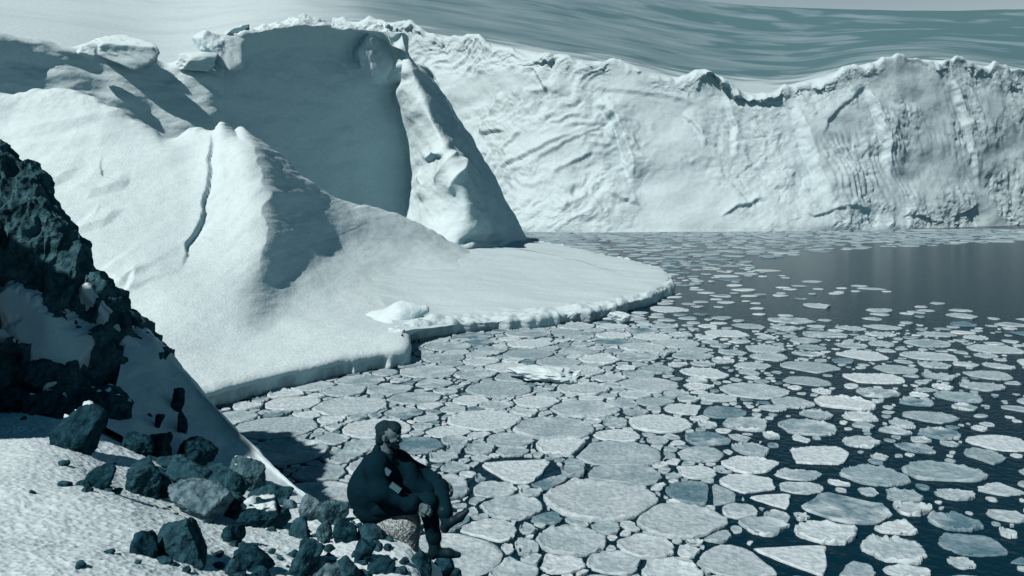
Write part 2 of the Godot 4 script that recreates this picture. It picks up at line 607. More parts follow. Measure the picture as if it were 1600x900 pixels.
func make_plateau():
	var rows := [
		[Vector3(-82.38, 17.99, -63), Vector3(-60, 18.4, -65), Vector3(-46.38, 17.27, -67), Vector3(-37.15, 16.31, -69), Vector3(-31.73, 16.13, -75), Vector3(-28, 20.82, -91), Vector3(-26.06, 26.97, -121), Vector3(-25.08, 35.84, -163), Vector3(-11.923, 32.42, -155), Vector3(3.3, 27.44, -143), Vector3(17.35, 24.96, -141), Vector3(32.77, 22.04, -142), Vector3(48.74, 21.62, -144), Vector3(62.47, 25.4, -149), Vector3(79.5, 28.24, -159), Vector3(107.69, 28.42, -175), Vector3(159.23, 29.84, -207), Vector3(220.62, 31.11, -239), Vector3(422.38, 29.35, -323)],
		[Vector3(-90.23, 20.45, -69), Vector3(-65.54, 20.89, -71), Vector3(-50.54, 19.66, -73), Vector3(-40.38, 18.62, -75), Vector3(-34.27, 18.46, -81), Vector3(-29.85, 23.58, -97), Vector3(-27.35, 30.3, -127), Vector3(-26, 39.97, -169), Vector3(-12.38, 36.33, -161), Vector3(3.438, 31.02, -149), Vector3(18.09, 28.41, -147), Vector3(34.15, 25.38, -148), Vector3(50.77, 24.96, -150), Vector3(64.98, 28.97, -155), Vector3(82.5, 32.03, -165), Vector3(111.38, 32.43, -181), Vector3(163.85, 34.33, -213), Vector3(226.15, 36.1, -245), Vector3(430.23, 35.62, -329)],
		[Vector3(-235.02, 57.19, -179.72), Vector3(-167.45, 54.54, -181.4), Vector3(-126.75, 50.07, -183.08), Vector3(-99.49, 46.75, -184.76), Vector3(-80.3, 44.97, -189.8), Vector3(-62.54, 50.69, -203.24), Vector3(-49.2, 56.79, -228.44), Vector3(-40.57, 65.66, -263.72), Vector3(-19.77, 60.9, -257), Vector3(5.698, 54, -246.92), Vector3(30.18, 49.52, -245.24), Vector3(56.79, 44.66, -246.08), Vector3(83.86, 43.55, -247.76), Vector3(105.63, 48.08, -251.96), Vector3(130.18, 51.21, -260.36), Vector3(168.49, 51.23, -273.8), Vector3(231.29, 53.11, -300.68), Vector3(302.36, 55.52, -327.56), Vector3(520.62, 59.36, -398.12)],
		[Vector3(-416, 118.79, -318.12), Vector3(-294.83, 108.19, -319.4), Vector3(-222.01, 98.74, -320.68), Vector3(-173.36, 92.3, -321.96), Vector3(-137.84, 88.33, -325.8), Vector3(-103.4, 91.98, -336.04), Vector3(-76.51, 95.59, -355.24), Vector3(-58.79, 102, -382.12), Vector3(-29, 95.92, -377), Vector3(8.523, 87.39, -369.32), Vector3(45.3, 80.31, -368.04), Vector3(85.08, 73.35, -368.68), Vector3(125.22, 71.17, -369.96), Vector3(156.44, 75.18, -373.16), Vector3(189.78, 77.85, -379.56), Vector3(239.88, 77.86, -389.8), Vector3(315.6, 80.11, -410.28), Vector3(397.62, 83.53, -430.76), Vector3(633.6, 92.59, -484.52)],
		[Vector3(-651.28, 216.67, -498.04), Vector3(-460.43, 191.09, -498.8), Vector3(-345.85, 174.08, -499.56), Vector3(-269.4, 163.27, -500.32), Vector3(-212.64, 156.26, -502.6), Vector3(-156.52, 153.98, -508.68), Vector3(-112.02, 152.32, -520.08), Vector3(-82.47, 153.85, -536.04), Vector3(-41, 146.14, -533), Vector3(12.19, 135.89, -528.44), Vector3(64.95, 125.15, -527.68), Vector3(121.86, 115.69, -528.06), Vector3(178.99, 111.88, -528.82), Vector3(222.49, 113.9, -530.72), Vector3(267.26, 115.3, -534.52), Vector3(332.68, 115.82, -540.6), Vector3(425.2, 118.95, -552.76), Vector3(521.46, 123.85, -564.92), Vector3(780.48, 139.29, -596.84)],
		[Vector3(-995.15, 379.65, -761), Vector3(-702.46, 326.96, -761), Vector3(-526.85, 297.69, -761), Vector3(-409.77, 280.13, -761), Vector3(-321.96, 268.42, -761), Vector3(-234.15, 253.79, -761), Vector3(-163.91, 242.08, -761), Vector3(-117.08, 234.47, -761), Vector3(-58.54, 224.52, -761), Vector3(17.56, 212.23, -761), Vector3(93.66, 195.84, -761), Vector3(175.62, 182.96, -761), Vector3(257.57, 176.52, -761), Vector3(319.03, 174.18, -761), Vector3(380.5, 173.01, -761), Vector3(468.31, 174.76, -761), Vector3(585.38, 179.44, -761), Vector3(702.46, 186.47, -761), Vector3(995.15, 209.88, -761)],
		[Vector3(-1293.7, 359.65, -989.3), Vector3(-913.2, 306.96, -989.3), Vector3(-684.9, 277.69, -989.3), Vector3(-532.7, 260.13, -989.3), Vector3(-418.55, 248.42, -989.3), Vector3(-304.4, 233.79, -989.3), Vector3(-213.08, 222.08, -989.3), Vector3(-152.2, 214.47, -989.3), Vector3(-76.1, 204.52, -989.3), Vector3(22.83, 192.23, -989.3), Vector3(121.76, 175.84, -989.3), Vector3(228.3, 162.96, -989.3), Vector3(334.84, 156.52, -989.3), Vector3(414.75, 154.18, -989.3), Vector3(494.65, 153.01, -989.3), Vector3(608.8, 154.76, -989.3), Vector3(761, 159.44, -989.3), Vector3(913.2, 166.47, -989.3), Vector3(1293.7, 189.88, -989.3)]]
	var nu := 420
	var nv := 260
	var p := displaced(loft(rows, nu, nv), nu, nv, func(q, u, v): return wide_noise.get_noise_3d(q.x * .25, 0, q.z * .12) * .6 * smoothstep(0, .3, v))
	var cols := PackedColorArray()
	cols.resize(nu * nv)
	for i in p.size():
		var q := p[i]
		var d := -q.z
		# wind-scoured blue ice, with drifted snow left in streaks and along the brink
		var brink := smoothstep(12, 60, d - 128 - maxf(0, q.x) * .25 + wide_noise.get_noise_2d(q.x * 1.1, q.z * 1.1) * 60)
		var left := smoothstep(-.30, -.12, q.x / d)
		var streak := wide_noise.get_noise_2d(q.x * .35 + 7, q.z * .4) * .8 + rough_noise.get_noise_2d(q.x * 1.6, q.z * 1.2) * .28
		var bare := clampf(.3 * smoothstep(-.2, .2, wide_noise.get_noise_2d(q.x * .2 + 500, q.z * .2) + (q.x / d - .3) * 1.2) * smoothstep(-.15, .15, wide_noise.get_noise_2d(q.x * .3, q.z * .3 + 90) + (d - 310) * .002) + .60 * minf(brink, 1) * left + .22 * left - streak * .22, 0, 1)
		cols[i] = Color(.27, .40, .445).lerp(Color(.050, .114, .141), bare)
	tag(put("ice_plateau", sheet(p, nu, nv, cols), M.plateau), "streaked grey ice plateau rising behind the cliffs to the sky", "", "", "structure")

func make_cliff():
	var rows := [
		[Vector3(-32.24, -1.185, -149.7), Vector3(-22.42, -1.138, -145.7), Vector3(-17.56, -1.09, -142.7), Vector3(-10.592, -1.026, -137.7), Vector3(-4.052, -0.951, -131.7), Vector3(2.855, -0.868, -123.7), Vector3(9.362, -0.815, -121.7), Vector3(14.98, -0.797, -121.7), Vector3(19.74, -0.756, -122.2), Vector3(24.54, -0.731, -122.7), Vector3(29.5, -0.726, -123.7), Vector3(33.44, -0.678, -124.2), Vector3(38.37, -0.662, -124.7), Vector3(42.54, -0.716, -125.7), Vector3(48.06, -0.758, -127.5), Vector3(54.79, -0.828, -130.7), Vector3(62.17, -0.887, -134.7), Vector3(69.6, -0.903, -139.2), Vector3(77.65, -0.91, -144.2), Vector3(86.37, -0.912, -149.7), Vector3(95.82, -0.925, -155.7), Vector3(113.52, -0.948, -167.7), Vector3(144.38, -0.996, -187.7), Vector3(202.8, -1.053, -219.7)],
		[Vector3(-32.37, 1.185, -150.3), Vector3(-22.51, 1.138, -146.3), Vector3(-17.64, 1.09, -143.3), Vector3(-10.638, 1.026, -138.3), Vector3(-4.071, 0.951, -132.3), Vector3(2.868, 0.868, -124.3), Vector3(9.408, 0.815, -122.3), Vector3(15.05, 0.797, -122.3), Vector3(19.84, 0.756, -122.8), Vector3(24.66, 0.731, -123.3), Vector3(29.64, 0.726, -124.3), Vector3(33.6, 0.678, -124.8), Vector3(38.55, 0.662, -125.3), Vector3(42.75, 0.716, -126.3), Vector3(48.28, 0.758, -128.1), Vector3(55.05, 0.828, -131.3), Vector3(62.45, 0.887, -135.3), Vector3(69.9, 0.903, -139.8), Vector3(77.97, 0.91, -144.8), Vector3(86.71, 0.912, -150.3), Vector3(96.18, 0.925, -156.3), Vector3(113.93, 0.948, -168.3), Vector3(144.85, 0.996, -188.3), Vector3(203.35, 1.053, -220.3)],
		[Vector3(-32.65, 4.741, -151.6), Vector3(-22.71, 4.551, -147.6), Vector3(-17.8, 4.362, -144.6), Vector3(-10.738, 4.102, -139.6), Vector3(-4.111, 3.803, -133.6), Vector3(2.898, 3.474, -125.6), Vector3(9.508, 3.26, -123.6), Vector3(15.21, 3.187, -123.6), Vector3(20.05, 3.025, -124.1), Vector3(24.92, 2.924, -124.6), Vector3(29.95, 2.904, -125.6), Vector3(33.95, 2.714, -126.1), Vector3(38.95, 2.647, -126.6), Vector3(43.19, 2.863, -127.6), Vector3(48.77, 3.033, -129.4), Vector3(55.59, 3.311, -132.6), Vector3(63.05, 3.549, -136.6), Vector3(70.55, 3.612, -141.1), Vector3(78.67, 3.642, -146.1), Vector3(87.46, 3.646, -151.6), Vector3(96.98, 3.699, -157.6), Vector3(114.81, 3.791, -169.6), Vector3(145.85, 3.985, -189.6), Vector3(204.55, 4.212, -221.6)],
		[Vector3(-33.21, 11.851, -154.2), Vector3(-23.11, 11.377, -150.2), Vector3(-18.12, 10.904, -147.2), Vector3(-10.938, 10.255, -142.2), Vector3(-4.191, 9.507, -136.2), Vector3(2.958, 8.685, -128.2), Vector3(9.708, 8.151, -126.2), Vector3(15.53, 7.968, -126.2), Vector3(20.47, 7.563, -126.7), Vector3(25.44, 7.31, -127.2), Vector3(30.57, 7.26, -128.2), Vector3(34.65, 6.784, -128.7), Vector3(39.75, 6.617, -129.2), Vector3(44.07, 7.158, -130.2), Vector3(49.75, 7.583, -132), Vector3(56.68, 8.278, -135.2), Vector3(64.25, 8.872, -139.2), Vector3(71.85, 9.031, -143.7), Vector3(80.07, 9.104, -148.7), Vector3(88.96, 9.116, -154.2), Vector3(98.58, 9.247, -160.2), Vector3(116.57, 9.478, -172.2), Vector3(147.85, 9.962, -192.2), Vector3(206.95, 10.531, -224.2)],
		[Vector3(-33.69, 19.75, -156.4), Vector3(-23.45, 18.96, -152.4), Vector3(-18.39, 18.17, -149.4), Vector3(-11.108, 17.09, -144.4), Vector3(-4.258, 15.84, -138.4), Vector3(3.009, 14.47, -130.4), Vector3(9.877, 13.58, -128.4), Vector3(15.8, 13.28, -128.4), Vector3(20.82, 12.61, -128.9), Vector3(25.88, 12.18, -129.4), Vector3(31.1, 12.1, -130.4), Vector3(35.24, 11.307, -130.9), Vector3(40.43, 11.028, -131.4), Vector3(44.81, 11.929, -132.4), Vector3(50.58, 12.64, -134.2), Vector3(57.6, 13.8, -137.4), Vector3(65.26, 14.79, -141.4), Vector3(72.95, 15.05, -145.9), Vector3(81.25, 15.17, -150.9), Vector3(90.23, 15.19, -156.4), Vector3(99.94, 15.41, -162.4), Vector3(118.06, 15.8, -174.4), Vector3(149.54, 16.6, -194.4), Vector3(208.98, 17.55, -226.4)],
		[Vector3(-34.07, 27.65, -158.2), Vector3(-23.72, 26.55, -154.2), Vector3(-18.61, 25.44, -151.2), Vector3(-11.246, 23.93, -146.2), Vector3(-4.314, 22.18, -140.2), Vector3(3.051, 20.26, -132.2), Vector3(10.015, 19.02, -130.2), Vector3(16.02, 18.59, -130.2), Vector3(21.11, 17.65, -130.7), Vector3(26.24, 17.06, -131.2), Vector3(31.52, 16.94, -132.2), Vector3(35.73, 15.83, -132.7), Vector3(40.98, 15.44, -133.2), Vector3(45.42, 16.7, -134.2), Vector3(51.26, 17.69, -136), Vector3(58.36, 19.31, -139.2), Vector3(66.09, 20.7, -143.2), Vector3(73.85, 21.07, -147.7), Vector3(82.22, 21.24, -152.7), Vector3(91.27, 21.27, -158.2), Vector3(101.05, 21.58, -164.2), Vector3(119.27, 22.12, -176.2), Vector3(150.92, 23.24, -196.2), Vector3(210.65, 24.57, -228.2)],
		[Vector3(-34.38, 34.76, -159.6), Vector3(-23.94, 33.37, -155.6), Vector3(-18.78, 31.99, -152.6), Vector3(-11.354, 30.08, -147.6), Vector3(-4.357, 27.89, -141.6), Vector3(3.083, 25.48, -133.6), Vector3(10.123, 23.91, -131.6), Vector3(16.2, 23.37, -131.6), Vector3(21.34, 22.19, -132.1), Vector3(26.52, 21.44, -132.6), Vector3(31.86, 21.3, -133.6), Vector3(36.1, 19.9, -134.1), Vector3(41.42, 19.41, -134.6), Vector3(45.9, 21, -135.6), Vector3(51.79, 22.24, -137.4), Vector3(58.94, 24.28, -140.6), Vector3(66.74, 26.02, -144.6), Vector3(74.55, 26.49, -149.1), Vector3(82.98, 26.71, -154.1), Vector3(92.08, 26.74, -159.6), Vector3(101.91, 27.13, -165.6), Vector3(120.22, 27.8, -177.6), Vector3(152, 29.22, -197.6), Vector3(211.94, 30.89, -229.6)],
		[Vector3(-34.5, 39.5, -160.2), Vector3(-24.03, 37.92, -156.2), Vector3(-18.86, 36.35, -153.2), Vector3(-11.4, 34.18, -148.2), Vector3(-4.375, 31.69, -142.2), Vector3(3.097, 28.95, -134.2), Vector3(10.169, 27.17, -132.2), Vector3(16.27, 26.56, -132.2), Vector3(21.44, 25.21, -132.7), Vector3(26.64, 24.37, -133.2), Vector3(32, 24.2, -134.2), Vector3(36.27, 22.61, -134.7), Vector3(41.6, 22.06, -135.2), Vector3(46.1, 23.86, -136.2), Vector3(52.02, 25.28, -138), Vector3(59.2, 27.59, -141.2), Vector3(67.02, 29.57, -145.2), Vector3(74.85, 30.1, -149.7), Vector3(83.3, 30.35, -154.7), Vector3(92.42, 30.39, -160.2), Vector3(102.28, 30.82, -166.2), Vector3(120.63, 31.59, -178.2), Vector3(152.46, 33.21, -198.2), Vector3(212.49, 35.1, -230.2)],
		[Vector3(-35.22, 40, -163.5), Vector3(-24.54, 38.42, -159.5), Vector3(-19.26, 36.85, -156.5), Vector3(-11.654, 34.68, -151.5), Vector3(-4.477, 32.19, -145.5), Vector3(3.173, 29.45, -137.5), Vector3(10.423, 27.67, -135.5), Vector3(16.68, 27.06, -135.5), Vector3(21.97, 25.71, -136), Vector3(27.3, 24.87, -136.5), Vector3(32.79, 24.7, -137.5), Vector3(37.15, 23.11, -138), Vector3(42.62, 22.56, -138.5), Vector3(47.22, 24.36, -139.5), Vector3(53.26, 25.78, -141.3), Vector3(60.58, 28.09, -144.5), Vector3(68.54, 30.07, -148.5), Vector3(76.5, 30.6, -153), Vector3(85.08, 30.85, -158), Vector3(94.33, 30.89, -163.5), Vector3(104.31, 31.32, -169.5), Vector3(122.86, 32.09, -181.5), Vector3(155, 33.71, -201.5), Vector3(215.54, 35.6, -233.5)],
		[Vector3(-37.05, 40.7, -172), Vector3(-25.85, 39.12, -168), Vector3(-20.31, 37.55, -165), Vector3(-12.31, 35.38, -160), Vector3(-4.738, 32.89, -154), Vector3(3.369, 30.15, -146), Vector3(11.077, 28.37, -144), Vector3(17.72, 27.76, -144), Vector3(23.34, 26.41, -144.5), Vector3(29, 25.57, -145), Vector3(34.82, 25.4, -146), Vector3(39.44, 23.81, -146.5), Vector3(45.23, 23.26, -147), Vector3(50.09, 25.06, -148), Vector3(56.46, 26.48, -149.8), Vector3(64.14, 28.79, -153), Vector3(72.46, 30.77, -157), Vector3(80.75, 31.3, -161.5), Vector3(89.65, 31.55, -166.5), Vector3(99.23, 31.59, -172), Vector3(109.54, 32.02, -178), Vector3(128.62, 32.79, -190), Vector3(161.54, 34.41, -210), Vector3(223.38, 36.3, -242)]]
	var folds := prepare([
		[[Vector3(31.02, 2.092, -126), Vector3(34.46, 3.818, -128), Vector3(36.92, 4.212, -128), Vector3(39.39, 5.397, -129)], 1, .55, .22, 1.2],
		[[Vector3(12.6, 21.12, -131), Vector3(16, 17, -130), Vector3(17.98, 10.862, -127), Vector3(18.42, 6.357, -126)], 1, 1.6, .6, 5.0],
		[[Vector3(13.08, 6.163, -126), Vector3(16.83, 4.808, -125), Vector3(19.52, 4.038, -125)], 1, .5, .25, 1.5],
		[[Vector3(-1.062, 23.05, -138), Vector3(-5.754, 15.25, -136)], 1, .9, .35, 2.5],
		[[Vector3(-5.754, 15.98, -136), Vector3(-0.825, 16.03, -134)], 1, .8, .3, 2.0],
		[[Vector3(-10.692, 13.34, -139), Vector3(-3.092, 12.22, -134)], 1, .7, .3, 2.0],
		[[Vector3(-6.9, 19.33, -138), Vector3(-8.492, 12.43, -138)], 1, .8, .4, 2.0],
		[[Vector3(-2.046, 11.752, -133), Vector3(1.842, 16.25, -133)], 1, .6, .25, 1.5],
		[[Vector3(-3.046, 9.265, -132), Vector3(4, 12.5, -130), Vector3(10.5, 15.5, -130)], 1, .6, .3, 1.8],
		[[Vector3(2, 9.8, -130), Vector3(8, 13.5, -130), Vector3(14.5, 16.5, -130)], 1, .5, .3, 1.6],
		[[Vector3(6.35, 8.908, -127), Vector3(12.8, 12.38, -128)], 1, .5, .25, 1.5],
		[[Vector3(59.53, 24.88, -142), Vector3(61.28, 18.88, -141), Vector3(62.66, 13.02, -139), Vector3(63.02, 7.635, -137)], 1, 1.3, .8, 5.0],
		[[Vector3(49.11, 14.41, -133), Vector3(51.09, 17.67, -135), Vector3(54.35, 20.5, -138), Vector3(60.5, 25.02, -143)], 1, .45, .6, 3.0],
		[[Vector3(45.69, 21.62, -135), Vector3(47.27, 13.7, -133), Vector3(49.18, 6.512, -131), Vector3(50, 3, -130)], 1, 1.3, 1.2, 5.0],
		[[Vector3(63.62, 2.327, -139), Vector3(68.33, 2.18, -141), Vector3(73.99, 1.012, -144)], 1, .35, .35, 2.0],
		[[Vector3(75.47, 1.855, -146), Vector3(80.8, 2.937, -149), Vector3(84.44, 4.303, -151)], 1, .4, .35, 2.0],
		[[Vector3(80.4, 29, -156), Vector3(82.97, 16.77, -153), Vector3(85.35, 6.169, -152)], 1, .9, .8, 4.0],
		[[Vector3(42.67, 5, -129), Vector3(46.14, 2.222, -129), Vector3(52.8, 3.782, -132), Vector3(59.84, 2.908, -136)], 1, .4, .3, 2.5],
		[[Vector3(26.6, 18.3, -133), Vector3(28.94, 16.17, -132), Vector3(30.23, 12.56, -131)], 1, .6, .3, 2.0],
		[[Vector3(10.077, 23.34, -131), Vector3(16.12, 22.13, -131), Vector3(24.37, 21.25, -132), Vector3(31.48, 19.22, -132)], 1, .35, .6, 3.0],
		[[Vector3(-15.83, 29.88, -147), Vector3(-12.1, 24.8, -143), Vector3(-10.846, 20.18, -141)], 1, 1.0, .5, 3.0],
		[[Vector3(3.092, 26.65, -134), Vector3(6.138, 21.37, -133), Vector3(5.077, 17.18, -132)], 1, .8, .4, 2.5],
		[[Vector3(34.02, 21.49, -134), Vector3(35.54, 16.17, -132), Vector3(34.5, 10, -130)], 1, .7, .5, 3.0]])
	var flutes := prepare([[[Vector3(51.26, 16.51, -136), Vector3(55.66, 2.938, -134)], 2, 1.0, 4.0, 2.0], [[Vector3(60.74, 21.27, -141), Vector3(65.69, 2.846, -140)], 2, .7, 3.0, 2.0], [[Vector3(79.37, 26.32, -154), Vector3(83.63, 3.838, -151)], 2, .45, 4.5, 2.0]])
	var nu := 900
	var nv := 230
	var f := func(q: Vector3, u: float, v: float) -> float:
		var e: float = smoothstep(.0, .12, v)
		var bold := wide_noise.get_noise_3d(q.x * .8, q.y * 1.2, q.z) * 1.1
		# slabs dip to the left on one side of the bay; drapery runs down to the right on the other
		var a := Vector2(q.x * .82 + q.y * .57, q.y * .82 - q.x * .57)
		var b := Vector2(q.x * .40 - q.y * .92, q.y * .40 + q.x * .92)
		a += Vector2(0, wide_noise.get_noise_2d(q.x * 1.4, q.y * 1.4) * 3.0)
		var slabs := ridge_noise.get_noise_2d(a.x * .6, a.y * 1.8) * .55 + rough_noise.get_noise_2d(a.x * 4, a.y * 15) * .30
		var drapes := ridge_noise.get_noise_2d(b.x * .3 + 50, b.y * .8) * .5 + rough_noise.get_noise_2d(b.x * 2.0, b.y * 7) * .16
		var pits := rough_noise.get_noise_3d(q.x * 12, q.y * 16, 3) * .10
		var wq := Vector3(q.x + wide_noise.get_noise_2d(q.x * 3, q.y * 3) * 2.5, q.y + wide_noise.get_noise_2d(q.x * 3 + 70, q.y * 3) * 2.0, 0)
		var blocks := block_noise.get_noise_2d(wq.x * 1.0 + wq.y * .3, wq.y * .7) * .30 + block_noise.get_noise_2d(wq.x * 2.6 + 40, wq.y * 2.2) * .10
		var calm := clampf(.6 - wide_noise.get_noise_2d(q.x * .9 + 90, q.y * 1.1) * 1.8, .12, 1.0)
		var to_right := smoothstep(34.0, 46.0, q.x)
		var to_left := 1 - smoothstep(8.0, 24.0, q.x)
		var r := e * (bold + slabs * to_left * calm + drapes * to_right * calm + pits * (.5 + calm) + blocks * clampf(calm * 1.4 - .25 + to_left * .3, 0.0, 1.0))
		# fluted drapery
		var fl := crease(flutes, q)
		if fl > .02: r += minf(fl, 1.0) * .38 * (absf(sin((q.x * .94 + q.y * .34 + wide_noise.get_noise_2d(q.x * 1.2, q.y * 1.2) * 2.2) * 2.4)) - .5)
		r += crease(folds, q, .4)
		r *= 1 - .85 * smoothstep(.74, .80, v)
		return r
	var p := displaced(loft(rows, nu, nv), nu, nv, f)
	# cornice: the snow of the brink hangs out over the face in places
	for j in nv:
		var v := float(j) / (nv - 1)
		if v < .62: continue
		for k in nu:
			var x := p[j * nu + k].x
			var notch := 1.0 - smoothstep(5.0, 9.0, absf(x - 37.0))
			var hang := (.75 * smoothstep(.0, .30, wide_noise.get_noise_2d(x * 2.2, 300)) + 1.1 * notch) * clampf(.8 + rough_noise.get_noise_2d(x * 8, 20) * .8, .25, 1.2)
			var low := .725 + wide_noise.get_noise_2d(x * 4.0, 40) * .05 + rough_noise.get_noise_2d(x * 10, 80) * .03
			var brink := smoothstep(.66, .76, v) * (1 - smoothstep(.82, .92, v))
			p[j * nu + k] += Vector3(0, brink * (wide_noise.get_noise_2d(x * 1.8, 700) * 1.8 + rough_noise.get_noise_2d(x * 5, 720) * .5), 0)
			p[j * nu + k] += Vector3(-.1, -.12 * smoothstep(low, .78, v), 1.0) * hang * smoothstep(low, low + .01, v) * (1 - smoothstep(.78, .9, v))
	tag(put("ice_cliff", sheet(p, nu, nv), M.cliff), "long pale ice cliff with an overhanging snow brink across the bay", "ice cliff", "", "structure")

